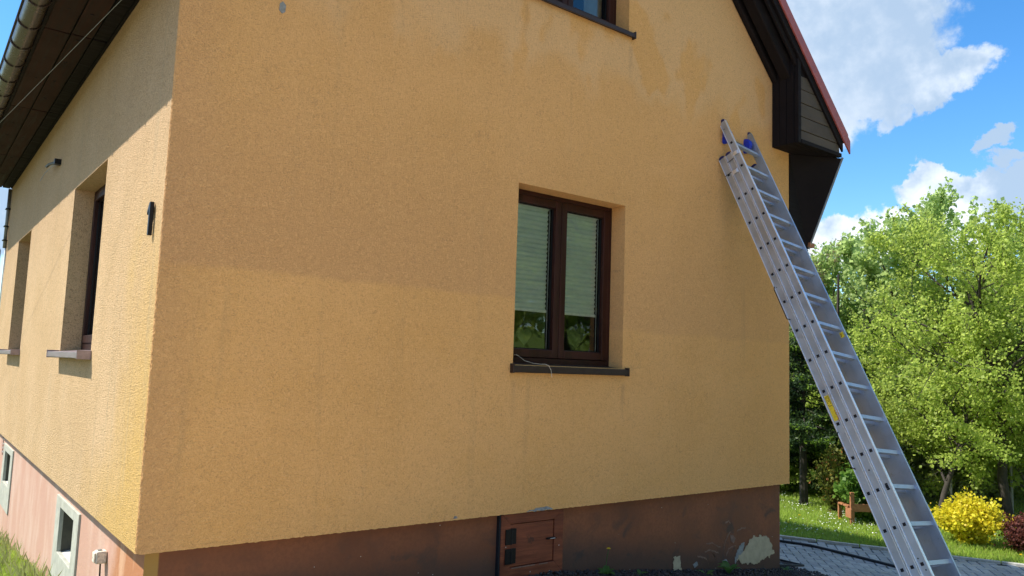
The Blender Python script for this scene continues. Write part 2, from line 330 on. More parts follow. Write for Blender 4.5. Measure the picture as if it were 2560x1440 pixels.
# ------------------------------------------------------------------ mesh helpers
class MB:
    def __init__(s): s.v = []; s.f = []; s.m = []; s.cur = 0
    def add(s, vs, fs):
        b = len(s.v); s.v += [tuple(p) for p in vs]; s.f += [tuple(b + i for i in f) for f in fs]; s.m += [s.cur] * len(fs); return s
    def quad(s, *p): return s.add(p, [tuple(range(len(p)))])
    def box(s, a, b):
        x0, y0, z0 = a; x1, y1, z1 = b
        x0, x1 = min(x0, x1), max(x0, x1); y0, y1 = min(y0, y1), max(y0, y1); z0, z1 = min(z0, z1), max(z0, z1)
        return s.add([(x0, y0, z0), (x1, y0, z0), (x1, y1, z0), (x0, y1, z0), (x0, y0, z1), (x1, y0, z1), (x1, y1, z1), (x0, y1, z1)],
                     [(0, 3, 2, 1), (4, 5, 6, 7), (0, 1, 5, 4), (1, 2, 6, 5), (2, 3, 7, 6), (3, 0, 4, 7)])
    def obox(s, o, a, b, c, ra, rb, rc):      # oriented box: origin, 3 unit axes, (lo,hi) ranges
        P = [Vector(o) + a * i + b * j + c * k for k in rc for j in rb for i in ra]
        return s.add(P, [(0, 2, 3, 1), (4, 5, 7, 6), (0, 1, 5, 4), (2, 6, 7, 3), (0, 4, 6, 2), (1, 3, 7, 5)])
    def tube(s, pts, r, n=8, cap=True):
        pts = [Vector(p) for p in pts]; rs = r if isinstance(r, (list, tuple)) else [r] * len(pts); base = len(s.v); vs = []
        ref = None
        for i, p in enumerate(pts):
            d = (pts[min(i + 1, len(pts) - 1)] - pts[max(i - 1, 0)]).normalized()
            if ref is None: ref = Vector((0, 0, 1)) if abs(d.z) < .9 else Vector((1, 0, 0))
            u = d.cross(ref).normalized(); v_ = d.cross(u); ref = -v_ if False else ref
            for k in range(n):
                a = 2 * math.pi * k / n; vs.append(p + (u * math.cos(a) + v_ * math.sin(a)) * rs[i])
        fs = [(i * n + k, i * n + (k + 1) % n, (i + 1) * n + (k + 1) % n, (i + 1) * n + k) for i in range(len(pts) - 1) for k in range(n)]
        if cap: fs += [tuple(range(n - 1, -1, -1)), tuple((len(pts) - 1) * n + k for k in range(n))]
        return s.add(vs, fs)
    def prism(s, poly, axis, lo, hi):         # poly of 2D points in the plane perpendicular to axis
        def mk(p, q):
            if axis == 1: return (p[0], q, p[1])
            if axis == 0: return (q, p[0], p[1])
            return (p[0], p[1], q)
        n = len(poly); vs = [mk(p, lo) for p in poly] + [mk(p, hi) for p in poly]
        return s.add(vs, [tuple(range(n)), tuple(range(2 * n - 1, n - 1, -1))] + [(i, (i + 1) % n, (i + 1) % n + n, i + n) for i in range(n)])
    def build(s, name, m, parent=None, bevel=0, smooth=False, fix=True, segs=2):
        me = bpy.data.meshes.new(name); me.from_pydata(s.v, [], s.f)
        for q in (m if isinstance(m, (list, tuple)) else [m]): me.materials.append(q)
        if isinstance(m, (list, tuple)): me.polygons.foreach_set('material_index', s.m)
        if fix:
            bm = bmesh.new(); bm.from_mesh(me); bmesh.ops.recalc_face_normals(bm, faces=bm.faces); bm.to_mesh(me); bm.free()
        if smooth: me.polygons.foreach_set('use_smooth', [True] * len(me.polygons))
        o = bpy.data.objects.new(name, me); col.objects.link(o)
        if parent is not None: o.parent = parent
        if bevel:
            b = o.modifiers.new('bevel', 'BEVEL'); b.width = bevel; b.segments = segs; b.limit_method = 'ANGLE'
        return o
def empty(name, loc=(0, 0, 0)):
    o = bpy.data.objects.new(name, None); o.location = loc; col.objects.link(o); return o
def tag(o, label, cat, group=None):
    o['label'] = label; o['category'] = cat
    if group: o['group'] = group
    return o
def local(root, o):                           # geometry written in world coordinates, root Empty elsewhere
    o.matrix_parent_inverse = Matrix.Translation(-root.location); return o
def rawmesh(name, V, F, m, parent=None, k=4):
    me = bpy.data.meshes.new(name); V = np.asarray(V, np.float32); F = np.asarray(F, np.int32)
    me.vertices.add(len(V)); me.vertices.foreach_set('co', V.ravel()); me.loops.add(F.size); me.loops.foreach_set('vertex_index', F.ravel())
    me.polygons.add(len(F)); me.polygons.foreach_set('loop_start', np.arange(0, F.size, F.shape[1], dtype=np.int32))
    me.update(calc_edges=True); me.materials.append(m)
    o = bpy.data.objects.new(name, me); col.objects.link(o)
    if parent is not None: o.parent = parent
    return o
# ------------------------------------------------------------------ terrain
def G(x, y):
    r = -.12 - .12 * min(max(x, 2.8), 7.75); l = -.50 - .10 * min(max(y, 0), 12)
    t = min(max((x - .3) / 2.5, 0), 1); t = t * t * (3 - 2 * t)
    return l * (1 - t) + r * t
xs = np.unique(np.concatenate([np.linspace(-400, -10, 14), np.linspace(-10, 20, 121), np.linspace(20, 400, 14)]))
ys = np.unique(np.concatenate([np.linspace(-400, -16, 12), np.linspace(-16, 16, 81), np.linspace(16, 400, 14)]))
V = [(x, y, G(x, y) - (.03 if abs(x) < 30 else .0)) for y in ys for x in xs]; nx = len(xs)
F = [(j * nx + i, j * nx + i + 1, (j + 1) * nx + i + 1, (j + 1) * nx + i) for j in range(len(ys) - 1) for i in range(nx - 1)]
g = rawmesh('ground', V, F, M['ground']); g['kind'] = 'structure'
# ------------------------------------------------------------------ house
WX = 5.79; YB = 8.75; ZS = 3.33
house = tag(empty('house', (0, 0, -.5)), 'ochre yellow rendered house with brown plinth and dark boarded eaves', 'house')
def H(mb, name, m, parent=None, **k):
    o = mb.build(name, m, None, **k); p = parent or house
    o.parent = p
    if p is house: o.matrix_parent_inverse = Matrix.Translation((0, 0, .5))
    return o
def Bz(x): return 3.332 + (6.393 - x) * .993 if x > 2.9 else 3.332 + (6.393 - (5.8 - x)) * .993   # underside of the red verge trim
def cells(us, zs, holes, ztop=None):
    out_ = []
    for i in range(len(us) - 1):
        for j in range(len(zs) - 1):
            a, b, c, d = us[i], us[i + 1], zs[j], zs[j + 1]; mu, mz = (a + b) / 2, (c + d) / 2
            if any(h[0] < mu < h[1] and h[2] < mz < h[3] for h in holes): continue
            out_.append((a, b, c, d))
    return out_
GW = [(2.38, 3.48, 1.03, 2.34), (2.38, 3.48, 3.79, 5.05)]
top = lambda x: Bz(x) - .31
mb = MB()
us = sorted({.014, .2, 2.38, 3.48, 5.6, WX}); zs = [0, 1.03, 2.34, 3.2]
for a, b, c, d in cells(us, zs, GW): mb.quad((a, 0, c), (b, 0, c), (b, 0, d), (a, 0, d))
us2 = [.014, .2, 2.38, 2.9, 3.48, 5.6, WX]
for i in range(len(us2) - 1):
    a, b = us2[i], us2[i + 1]
    if 2.38 <= a < 3.48:
        mb.quad((a, 0, 3.2), (b, 0, 3.2), (b, 0, 3.79), (a, 0, 3.79)); mb.quad((a, 0, 5.05), (b, 0, 5.05), (b, 0, top(b)), (a, 0, top(a)))
    else: mb.quad((a, 0, 3.2), (b, 0, 3.2), (b, 0, top(b)), (a, 0, top(a)))
for a, b, c, d in GW:
    mb.quad((a, 0, c), (a, 0, d), (a, .24, d), (a, .24, c)); mb.quad((b, 0, c), (b, .24, c), (b, .24, d), (b, 0, d))
    mb.quad((a, 0, d), (b, 0, d), (b, .24, d), (a, .24, d)); mb.quad((a, 0, c), (a, .24, c), (b, .24, c), (b, 0, c))
mb.quad((0, 0, 0), (0, .1, 0), (WX, .1, 0), (WX, 0, 0))
H(mb, 'gable_wall', M['gable'], fix=False)
mb = MB(); vs = []; fs = []; nr = 480
for i in range(nr + 1):
    xx = .014 + (WX - .014) * i / nr; nz = mnoise.noise(Vector((xx * 38, 0, 0))) + .6 * mnoise.noise(Vector((xx * 110, 3, 0)))
    vs += [(xx, -.0012, .016 + .003 * nz), (xx, -.0018, -.0035 + .0042 * nz), (xx, .02, -.0035 + .004 * nz)]
    if i: q = 3 * i; fs += [(q - 3, q, q + 1, q - 2), (q - 2, q + 1, q + 2, q - 1)]
mb.add(vs, fs); H(mb, 'plaster_edge', M['gable'])
SW = [(1.676, 3.02, 1.0, 2.375), (5.85, 7.10, 1.0, 2.375)]
mb = MB()
for a, b, c, d in cells([.014, 1.676, 3.02, 5.85, 7.10, YB], [0, 1.0, 2.375, 3.6], SW): mb.quad((0, a, c), (0, a, d), (0, b, d), (0, b, c))
for a, b, c, d in SW:
    mb.quad((0, a, c), (.24, a, c), (.24, a, d), (0, a, d)); mb.quad((0, b, c), (0, b, d), (.24, b, d), (.24, b, c))
    mb.quad((0, a, d), (.24, a, d), (.24, b, d), (0, b, d)); mb.quad((0, a, c), (0, b, c), (.24, b, c), (.24, a, c))
mb.quad((0, 0, 0), (0, YB, 0), (.1, YB, 0), (.1, 0, 0)); mb.quad((0, YB, 0), (0, YB, 3.6), (.3, YB, 3.6), (.3, YB, 0))
H(mb, 'side_wall', M['side'], fix=False)
mb = MB(); vs = []; fs = []; nr = 330; nc = 5
for i in range(nr + 1):
    z = 3.62 * i / nr
    for k in range(nc + 1):
        a = math.pi / 2 * k / nc; rr = .014 + (0 if k in (0, nc) else .0032 * mnoise.noise(Vector((k * 1.1, 0, z * 75))) + .0012)
        vs.append((.014 - rr * math.cos(a), .014 - rr * math.sin(a), z))
        if i and k: q = i * (nc + 1) + k; fs.append((q - nc - 2, q - nc - 1, q, q - 1))
mb.add(vs, fs); H(mb, 'corner_edge', M['gable'], fix=True)
mb = MB(); mb.quad((WX, .1, 0), (WX, YB, 0), (WX, YB, 3.6), (WX, .1, 3.6)); mb.quad((WX, 0, 0), (WX, .1, 0), (WX, .1, 3.6), (WX, 0, 3.6)); mb.quad((0, YB, -1.4), (WX, YB, -1.4), (WX, YB, 3.6), (2.9, YB, 6.4), (0, YB, 3.6))
H(mb, 'rear_wall', M['side'], fix=False)
mb = MB(); mb.box((.06, .06, -2), (WX - .08, YB - .06, -1.995)); 
BW = [(2.03, 2.62, -.515, -.185), (6.2, 6.78, -.53, -.18)]
mb = MB(); e = WX - .07
mb.quad((.06, .06, -1.5), (e, .06, -1.5), (e, .06, .02), (.06, .06, .02)); mb.quad((e, .06, -1.5), (e, YB - .06, -1.5), (e, YB - .06, .02), (e, .06, .02))
H(mb, 'plinth', M['plinthg'], fix=False)
mb = MB()
for a, b, c, d in cells([.06, 2.03, 2.62, 6.2, 6.78, YB - .06], [-1.9, -.53, -.515, -.185, -.18, .02], BW): mb.quad((.06, a, c), (.06, a, d), (.06, b, d), (.06, b, c))
H(mb, 'plinth', M['plinths'], fix=False)
# interior shell so the rooms are dark and closed
mb = MB()
for z in (-.02, 2.75, 3.2): mb.quad((.3, .3, z), (WX - .02, .3, z), (WX - .02, YB - .1, z), (.3, YB - .1, z))
mb.quad((.3, 4.2, -.02), (WX - .02, 4.2, -.02), (WX - .02, 4.2, 2.74), (.3, 4.2, 2.74)); mb.quad((4.4, .3, -.02), (4.4, 4.1, -.02), (4.4, 4.1, 2.74), (4.4, .3, 2.74))
mb.quad((0.3, 2.6, 3.22), (WX - .3, 2.6, 3.22), (WX - .3, 2.6, 5.6), (.3, 2.6, 5.6))
H(mb, 'inner_wall', M['room'], fix=False)
# ---- basement windows in the side plinth
def basement_window(a, b, c, d, zg):
    s = MB(); w_ = .19
    s.box((.045, b, zg), (.075, b + w_, c + (d - c) + .075)); s.box((.045, a - w_, zg), (.075, a, d + .075)); s.box((.045, a, d), (.075, b, d + .075))
    s.box((.045, a, zg), (.075, b, c - .0))
    o = H(s, 'basement_window', M['conc'], bevel=.004)
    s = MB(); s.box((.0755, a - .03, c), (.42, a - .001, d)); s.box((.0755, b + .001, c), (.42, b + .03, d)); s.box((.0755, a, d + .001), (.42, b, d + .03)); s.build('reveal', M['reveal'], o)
    t = MB(); t.add([(.046, a, c - .01), (.046, b, c - .01), (.40, b, c + .04), (.40, a, c + .04), (.046, a, c - .10), (.046, b, c - .10)], [(0, 1, 2, 3), (0, 4, 5, 1)])
    t.build('sloping_sill', M['conclit'], o)
    t = MB(); t.box((.30, a, c), (.315, b, d)); t.build('pane', M['darkpane'], o)
    return o
basement_window(*BW[0], -.9); basement_window(*BW[1], -.80)
# ---- windows
def window(u0, u1, z0, z1, mp, blind=True, curtain=False, fbot=.05, flip=1):
    """mp(u, depth, z) -> world point"""
    def bx(mbx, a, b):
        P = [mp(i, j, k) for k in (a[2], b[2]) for j in (a[1], b[1]) for i in (a[0], b[0])]
        mbx.add(P, [(0, 2, 3, 1), (4, 5, 7, 6), (0, 1, 5, 4), (2, 6, 7, 3), (0, 4, 6, 2), (1, 3, 7, 5)])
    f = MB(); fw = .034
    bx(f, (u0, .15, z0), (u0 + fw, .235, z1)); bx(f, (u1 - fw, .15, z0), (u1, .235, z1)); bx(f, (u0 + fw, .15, z1 - fw), (u1 - fw, .235, z1)); bx(f, (u0 + fw, .15, z0), (u1 - fw, .235, z0 + fbot))
    win = H(f, 'window', M['frame'], bevel=.004)
    um = (u0 + u1) / 2 - .005
    for a, b in ((u0 + fw + .003, um - .002), (um + .002, u1 - fw - .003)):
        c, d = z0 + fbot + .003, z1 - fw - .003; sw, sb = .058, .062; s = MB()
        for k0, k1, y0 in ((0, 1, .142), ):
            bx(s, (a, y0, c), (a + sw, .215, d)); bx(s, (b - sw, y0, c), (b, .215, d)); bx(s, (a + sw, y0, d - sw), (b - sw, .215, d)); bx(s, (a + sw, y0, c), (b - sw, .215, c + sb))
        sash = s.build('sash', M['frame'], win, bevel=.005)
        s = MB(); g0 = .008
        for q in ((a + sw, a + sw + g0), (b - sw - g0, b - sw)): bx(s, (q[0], .172, c + sb), (q[1], .185, d - sw))
        bx(s, (a + sw + g0, .172, d - sw - g0), (b - sw - g0, .185, d - sw)); bx(s, (a + sw + g0, .172, c + sb), (b - sw - g0, .185, c + sb + g0))
        s.build('gasket', M['black'], win)
        s = MB(); s.quad(mp(a + sw, .19, c + sb), mp(b - sw, .19, c + sb), mp(b - sw, .19, d - sw), mp(a + sw, .19, d - sw)); s.build('pane', M['glass'], win, fix=False)
        if blind:
            bt, bb = d - sw - .012, 1.452; a2, b2 = a + sw + .006, b - sw - .022; s = MB(); n = 44; vs = []; fs = []
            for i in range(n + 1):
                z = bt + (bb - bt) * i / n; dd = .205 + (.014 if i % 2 else 0) + .0015 * math.sin(i * 1.7)
                vs += [mp(a2, dd, z), mp(b2, dd, z)]
                if i: fs.append((2 * i - 2, 2 * i - 1, 2 * i + 1, 2 * i))
            s.add(vs, fs); s.build('pleated_blind', M['blind'], win, fix=False)
            for zz, h in ((bt, .016), (bb - .018, .018)):
                s = MB(); bx(s, (a2 - .002, .200, zz), (b2 + .002, .222, zz + h)); s.build('blind_rail', M['white'], win, bevel=.002)
            s = MB(); bx(s, (b - sw - .015, .2, c + sb), (b - sw - .011, .203, d - sw)); s.build('guide_cord', M['white'], win)
        if curtain:
            s = MB(); vs = []; fs = []; n = 60
            for i in range(n + 1):
                uu = a + (b - a) * (.62 + .38 * i / n) if flip > 0 else a + (b - a) * (.38 * i / n); dd = .30 + .02 * math.sin(i * .9)
                vs += [mp(uu, dd, z0), mp(uu, dd, z1)]
                if i: fs.append((2 * i - 2, 2 * i, 2 * i + 1, 2 * i - 1))
            s.add(vs, fs); s.build('curtain', M['blind'], win, fix=False)
    return win, bx
gm = lambda u, d, z: (u, d, z)
sm = lambda u, d, z: (d, -u, z)
def sill(win, u0, u1, z, mp, out_, m, lip=.048):
    s = MB()
    def pb(a, b):
        P = [mp(i, j, k) for k in (a[2], b[2]) for j in (a[1], b[1]) for i in (a[0], b[0])]
        s.add(P, [(0, 2, 3, 1), (4, 5, 7, 6), (0, 1, 5, 4), (2, 6, 7, 3), (0, 4, 6, 2), (1, 3, 7, 5)])
    a, b = u0, u1
    s.add([mp(a, -out_, z - .012), mp(b, -out_, z - .012), mp(b, .15, z + .012), mp(a, .15, z + .012), mp(a, -out_, z - .016), mp(b, -out_, z - .016), mp(b, .15, z + .008), mp(a, .15, z + .008)],
          [(0, 1, 2, 3), (7, 6, 5, 4), (0, 4, 5, 1), (1, 5, 6, 2), (2, 6, 7, 3), (3, 7, 4, 0)])
    pb((a, -out_ - .002, z - .012 - lip), (b, -out_ + .002, z - .010)); pb((a, -out_ + .002, z - .016 - lip), (b, -out_ + .012, z - .012 - lip))
    o = s.build('sill', m, win, bevel=.0015)
    for q in (a, b):
        s = MB(); pb((q - .007, -out_ - .006, z - .02 - lip), (q + .007, -.001, z + .004)); e_ = s.build('sill_end_cap', m, win, bevel=.002)
    return o
w1, _ = window(2.38, 3.48, 1.035, 2.34, gm); sill(w1, 2.362, 3.516, 1.032, gm, .035, M['sillm'], .042)
w2, _ = window(2.38, 3.48, 3.80, 5.05, gm, blind=False, curtain=True); sill(w2, 2.362, 3.522, 3.80, gm, .035, M['sillm'], .034)
w3, bx3 = window(-3.02, -1.676, 1.035, 2.375, sm, blind=False, curtain=True, flip=-1); sill(w3, -3.045, -1.645, 1.02, sm, .085, M['sillv'], .038)
w4, _ = window(-7.10, -5.85, 1.035, 2.375, sm, blind=False); sill(w4, -7.13, -5.82, 1.02, sm, .085, M['sillv'], .038)
# white inner shade seen through the side window
s = MB(); s.quad((.26, 1.70, 1.10), (.26, 2.95, 1.10), (.26, 2.95, 2.30), (.26, 1.70, 2.30)); s.build('roller_shade', M['blind'], w3, fix=False)
# ---- roof
mb = MB()
for sgn in (1, -1):
    fx = (lambda x: x) if sgn > 0 else (lambda x: 5.8 - x)
    poly = [(fx(2.9), Bz(2.9) + .10), (fx(6.40 if sgn > 0 else 6.33), Bz(6.33) + .10), (fx(6.40 if sgn > 0 else 6.33), Bz(6.33) + .02), (fx(2.9), Bz(2.9) + .02)]
    mb.prism(poly, 1, -.292, YB + .3)
H(mb, 'roof', M['red'])
for sgn in (1, -1):
    fx = (lambda x: x) if sgn > 0 else (lambda x: 5.8 - x)
    def sl(xa, xb, lo, hi, y0, y1, name, m, bevel=.004):
        s = MB(); s.prism([(fx(xa), Bz(xa) + hi), (fx(xb), Bz(fx(xb)) + hi), (fx(xb), Bz(fx(xb)) + lo), (fx(xa), Bz(xa) + lo)], 1, y0, y1)
        return H(s, name, m, bevel=bevel)
    sl(2.9, 6.405, -.032, .104, -.312, -.295, 'verge_trim', M['red'], .003)
    sl(2.9, 6.30, -.13, .018, -.292, -.268, 'barge_board', M['dark'])
    sl(2.9, 6.2, -.20, .018, -.262, -.235, 'verge_board', M['dark'])
    sl(2.9, 5.54, -.33, -.12, -.205, -.095, 'verge_rafter', M['dark'], .012)
    sl(2.9, 5.56, -.34, -.13, -.06, -.003, 'wall_rafter', M['dark'], .01)
    s = MB(); s.prism([(fx(2.9), Bz(2.9) + .016), (fx(6.3), Bz(6.3) + .016), (fx(6.3), Bz(6.3) - .0), (fx(2.9), Bz(2.9) - .0)], 1, -.23, YB)
    H(s, 'roof_deck', M['dark'])
# right eave box: siding triangle, corner post, bottom rail, side boards
box = MB(); box.box((5.512, -.283, 3.236), (5.562, -.240, Bz(5.55) - .10)); eb = H(box, 'eave_box', M['dark'], bevel=.004)
zz = 3.275
hs = [.095, .135, .135, .135, .135]
for i, h in enumerate(hs):
    z0_, z1_ = zz + .004, zz + h - .004
    xa = 5.566; xb = min(6.27, 6.393 - (z0_ + .10 - 3.332) / .993); xc = min(6.27, 6.393 - (z1_ + .10 - 3.332) / .993)
    if xb > xa + .03:
        xc = max(xc, xa + .01); s = MB(); s.prism([(xa, z0_), (xb, z0_), (xc, z1_), (xa, z1_)], 1, -.270 - .002 * (i % 2), -.252); s.build('siding_board', M['siding'], eb, bevel=.003)
    zz += h
s = MB(); s.prism([(5.562, 3.236), (6.28, 3.236), (6.28, 3.275), (5.562, 3.275)], 1, -.288, -.245); s.build('bottom_rail', M['dark'], eb, bevel=.003)
for k in range(3):
    s = MB(); s.box((5.503, -.236 + k * .079, 3.236), (5.528, -.161 + k * .079, Bz(5.5) - .14)); s.build('side_board', M['dark'], eb, bevel=.003)
s = MB(); s.box((5.53, -.240, 3.236), (6.27, -.004, 3.25)); s.build('soffit_board', M['dark'], eb)
# boarded sloping soffit below the right eave
hull = [(5.80, -.004, 3.232), (6.30, -.27, 3.232), (6.30, YB, 3.232), (5.80, YB, 3.232), (5.80, -.004, 2.30), (6.135, .01, 2.30), (6.12, YB, 2.30), (5.80, YB, 2.30)]
s = MB(); s.add(hull, [(0, 1, 2, 3), (7, 6, 5, 4), (0, 4, 5, 1), (1, 5, 6, 2), (2, 6, 7, 3), (3, 7, 4, 0)]); sp = H(s, 'eave_cladding', M['dark'])
s = MB(); s.tube([(6.312, -.278, 3.24), (6.147, .004, 2.31)], .011, 8); s.build('bright_rim', M['wire'], sp)  # bright lit rim of the cladding, modelled as a pale strip
s = MB(); s.box((6.13, -.02, 2.33), (6.22, .05, 2.375)); s.build('edge_cap', M['bench'], sp)
# left eave soffit boards, individually
soff = empty('soffit'); soff.parent = house; soff.matrix_parent_inverse = Matrix.Translation((0, 0, .5))
ycuts = [-.29, -.20, 2.02, 4.30, 6.58, 8.85]
rows = [(-.425, -.265), (-.254, -.121), (-.110, -.02)]
for j in range(len(ycuts) - 1):
    for i, (a, b) in enumerate(rows):
        dz = random.uniform(-.003, .003) + (.004 if i == 2 else 0)
        s = MB(); s.box((a, ycuts[j] + .012, ZS + dz), (b, ycuts[j + 1] - .012, ZS + .02 + dz)); s.build('board', M['soffit'] if i < 2 else M['dark'], soff, bevel=.002)
s = MB(); s.box((-.43, -.29, ZS + .024), (0, 8.85, ZS + .03)); s.build('backing', M['hole'], soff)
s = MB(); s.box((-.45, -.29, ZS - .006), (-.428, 8.85, ZS + .15)); H(s, 'fascia_board', M['dark'])
s = MB(); s.box((-.018, .0, ZS - .012), (-.002, 8.75, ZS + .03)); H(s, 'dark_batten', M['dark'])  # dark batten along the joint of wall and soffit
for y in np.arange(.4, 8.6, .57):
    for x in (-.34, -.2):
        s = MB(); s.box((x - .012, y, ZS - .0045), (x + .012, y + .006, ZS - .001)); s.build('nail', M['hole'], soff)
# left gutter: half-round channel with brackets
gut = MB(); n = 14; cx0, cz0, r0 = -.522, 3.345, .070; vs = []; fs = []
ysg = list(np.linspace(-.34, 8.95, 12))
for y in ysg:
    for rr, rev in ((r0, 1), (r0 - .004, -1)):
        for k in range(n + 1):
            a = math.pi + math.pi * k / n if rev > 0 else 2 * math.pi - math.pi * k / n
            vs.append((cx0 + rr * math.cos(a), y, cz0 + rr * math.sin(a)))
m_ = 2 * (n + 1)
for j in range(len(ysg) - 1):
    for k in range(m_): fs.append((j * m_ + k, j * m_ + (k + 1) % m_, (j + 1) * m_ + (k + 1) % m_, (j + 1) * m_ + k))
gut.add(vs, fs); gut.tube([(cx0 - r0 - .004, -.34, cz0 + .002), (cx0 - r0 - .004, 8.95, cz0 + .002)], .008, 8)
go = H(gut, 'gutter', M['gutter'], smooth=True)
for y in np.arange(.1, 8.9, .47):
    s = MB(); pts = [(cx0 + (r0 + .004) * math.cos(math.pi + math.pi * k / 16), y, cz0 + (r0 + .004) * math.sin(math.pi + math.pi * k / 16)) for k in range(17)]
    s.tube([(cx0 - r0 - .004, y, cz0 + .012)] + pts + [(-.452, y, cz0 + .03)], .006, 6); s.build('bracket', M['gutter'], go, smooth=True)
s = MB(); pts = [(cx0 + (r0 + .006) * math.cos(math.pi + math.pi * k / 16), cz0 + (r0 + .006) * math.sin(math.pi + math.pi * k / 16)) for k in range(17)]
# far downpipe with swan neck and grey conduit at the corner
s = MB(); s.tube([(-.52, 9.1, 3.28), (-.45, 9.12, 2.95), (-.30, 9.14, 2.72), (-.16, 9.15, 2.60), (-.09, 9.15, 2.45), (-.08, 9.15, 2.0), (-.08, 9.15, -1.3)], .062, 14); H(s, 'downpipe', M['gutter'], smooth=True)
s = MB(); s.tube([(-.025, 8.70, 3.30), (-.025, 8.70, 2.45)], .022, 10); s.tube([(-.015, 8.66, 2.45), (-.015, 8.66, .1)], .007, 6); H(s, 'conduit', M['wire'], smooth=True)
for z in (2.55, 2.75, 3.0):
    s = MB(); s.box((-.06, 8.62, z), (.0, 8.74, z + .012)); H(s, 'pipe_clip', M['black'])
# house number 1
s = MB(); s.prism([(-.013, 0), (.012, 0), (.016, .185), (-.006, .185), (-.050, .140), (-.046, .116), (-.012, .142)], 0, -.028, -.006)
num = H(s, 'house_number', M['black'], bevel=.004); num.data.transform(Matrix.Translation((0, .19, 1.655)) @ Matrix.Rotation(0, 4, 'X')); 
for v in num.data.vertices: v.co.y = .38 - v.co.y if False else v.co.y
num.data.transform(Matrix.Translation((0, .19, 0)) @ Matrix.Scale(-1, 4, (0, 1, 0)) @ Matrix.Translation((0, -.19, 0)))
num['label'] = 'dark metal figure 1 mounted near the corner of the house'
# small wall bracket with wire under left eave
s = MB(); s.box((-.055, 4.00, 2.775), (-.0, 4.07, 2.825)); s.tube([(-.03, 4.03, 2.80), (-.06, 4.35, 2.83), (-.06, 4.52, 2.84)], .013, 8); wb = H(s, 'cable_clamp', M['black'], smooth=False)
s = MB(); s.tube([(-.04, 4.05, 2.79), (-.07, 4.5, 2.77), (-.08, 4.75, 2.73)], .003, 5); s.build('wire', M['wire'], wb)
# junction box on the side plinth
s = MB(); s.box((-.002, .915, -.245), (.058, .99, -.172)); jb = H(s, 'junction_box', M['cream'], bevel=.008)
s = MB(); s.box((-.012, .923, -.238), (-.0025, .982, -.180)); s.build('cover', M['cream'], jb, bevel=.005)
s = MB(); s.box((.01, .94, -.1715), (.035, .965, -.167)); s.build('knockout', M['wire'], jb, bevel=.002)
s = MB(); s.tube([(.03, .95, -.243), (.033, .95, -.33), (.055, .95, -.9)], .005, 6); s.build('cable', M['black'], jb)
# chain hanging from the second basement window
ch = empty('chain'); ch.parent = house; ch.matrix_parent_inverse = Matrix.Translation((0, 0, .5))
for k in range(9):
    a = [(.035 + (.006 * math.cos(q) if k % 2 else 0), 6.98 - k * .004 + (0 if k % 2 else .008 * math.cos(q)), -.04 - k * .024 + .015 * math.sin(q)) for q in np.linspace(0, 2 * math.pi, 9)]
    s = MB(); s.tube(a, .003, 5, cap=False); s.build('link', M['white'] if k % 2 else M['black'], ch)
# ---- hatch door in the gable plinth
s = MB()
s.prism([(2.35, -.012), (2.925, -.012), (2.838, -.080), (2.436, -.080)], 1, .028, .10); s.prism([(2.35, -.012), (2.436, -.080), (2.436, -.378), (2.35, -.46)], 1, .028, .10)
s.prism([(2.925, -.012), (2.925, -.46), (2.838, -.378), (2.838, -.080)], 1, .028, .10); s.prism([(2.35, -.46), (2.436, -.378), (2.838, -.378), (2.925, -.46)], 1, .028, .10)
hd = H(s, 'hatch_door', M['hatch'], bevel=.003); hd['label'] = 'red brown wooden hatch with two black hinges'
s = MB(); s.box((2.441, .036, -.373), (2.833, .062, -.085)); s.build('door_panel', M['hatch'], hd, bevel=.003)
for z0_, z1_ in ((-.218, -.113), (-.350, -.247)):
    s = MB(); s.box((2.386, .018, z0_), (2.436, .028, z1_)); s.box((2.438, .026, z0_), (2.484, .036, z1_)); s.tube([(2.437, .018, z0_), (2.437, .018, z1_)], .006, 8); s.build('hinge', M['black'], hd, bevel=.0015)
s = MB(); s.box((2.765, .026, -.219), (2.846, .036, -.205)); s.tube([(2.77, .018, -.212), (2.85, .018, -.212)], .0045, 8); s.build('bolt', M['black'], hd)
s = MB(); s.tube([(2.79, .0135, -.211), (2.835, .0135, -.211)], .0018, 6); s.build('bolt_glint', M['aluE'], hd)
for a, b, c, d in ((2.45, .028, -.378, 2.66), (2.70, .028, -.379, 2.78)):
    s = MB(); s.box((a, .024, c - .006), (d, .030, c)); s.build('worn_edge', M['scuff'], hd)
for x, z in ((2.394, -.232), (2.885, -.27), (2.62, -.425), (2.80, -.44)):
    s = MB(); s.tube([(x, .0265, z), (x, .029, z)], .004, 6); s.build('screw', M['nail'], hd)
s = MB(); s.box((2.333, .03, -1.), (2.347, .075, -.004)); H(s, 'hatch_joint', M['hole'])
# ---- bare patches on plinth and wall
def patch(poly, y, m, name, rough=.014, sub=5, th=.003, lab=None):
    pts = []
    for i in range(len(poly)):
        a, b = Vector(poly[i]), Vector(poly[(i + 1) % len(poly)]); L = (b - a).length; k = max(2, int(L / .012)) if sub else 1
        for j in range(k):
            p = a.lerp(b, j / k); q = mnoise.noise_vector(Vector((p.x * 60, p.y * 60, 3))) * rough; pts.append((p.x + q.x, p.y + q.y))
    s = MB(); n_ = len(pts); s.add([(p[0], y, p[1]) for p in pts], [tuple(range(n_))]); s.add([(p[0], y - th, p[1]) for p in pts], [tuple(range(n_))])
    o = H(s, name, m)
    bm = bmesh.new(); bm.from_mesh(o.data); bmesh.ops.triangulate(bm, faces=bm.faces[:]); bm.to_mesh(o.data); bm.free()
    if lab: o['label'] = lab
    return o
patch([(5.049, -.63), (5.153, -.567), (5.235, -.5), (5.294, -.464), (5.452, -.466), (5.538, -.496), (5.576, -.564), (5.626, -.641), (5.539, -.667), (5.415, -.681), (5.331, -.712), (5.118, -.673)], .058, M['bare'], 'bare_patch', .026)
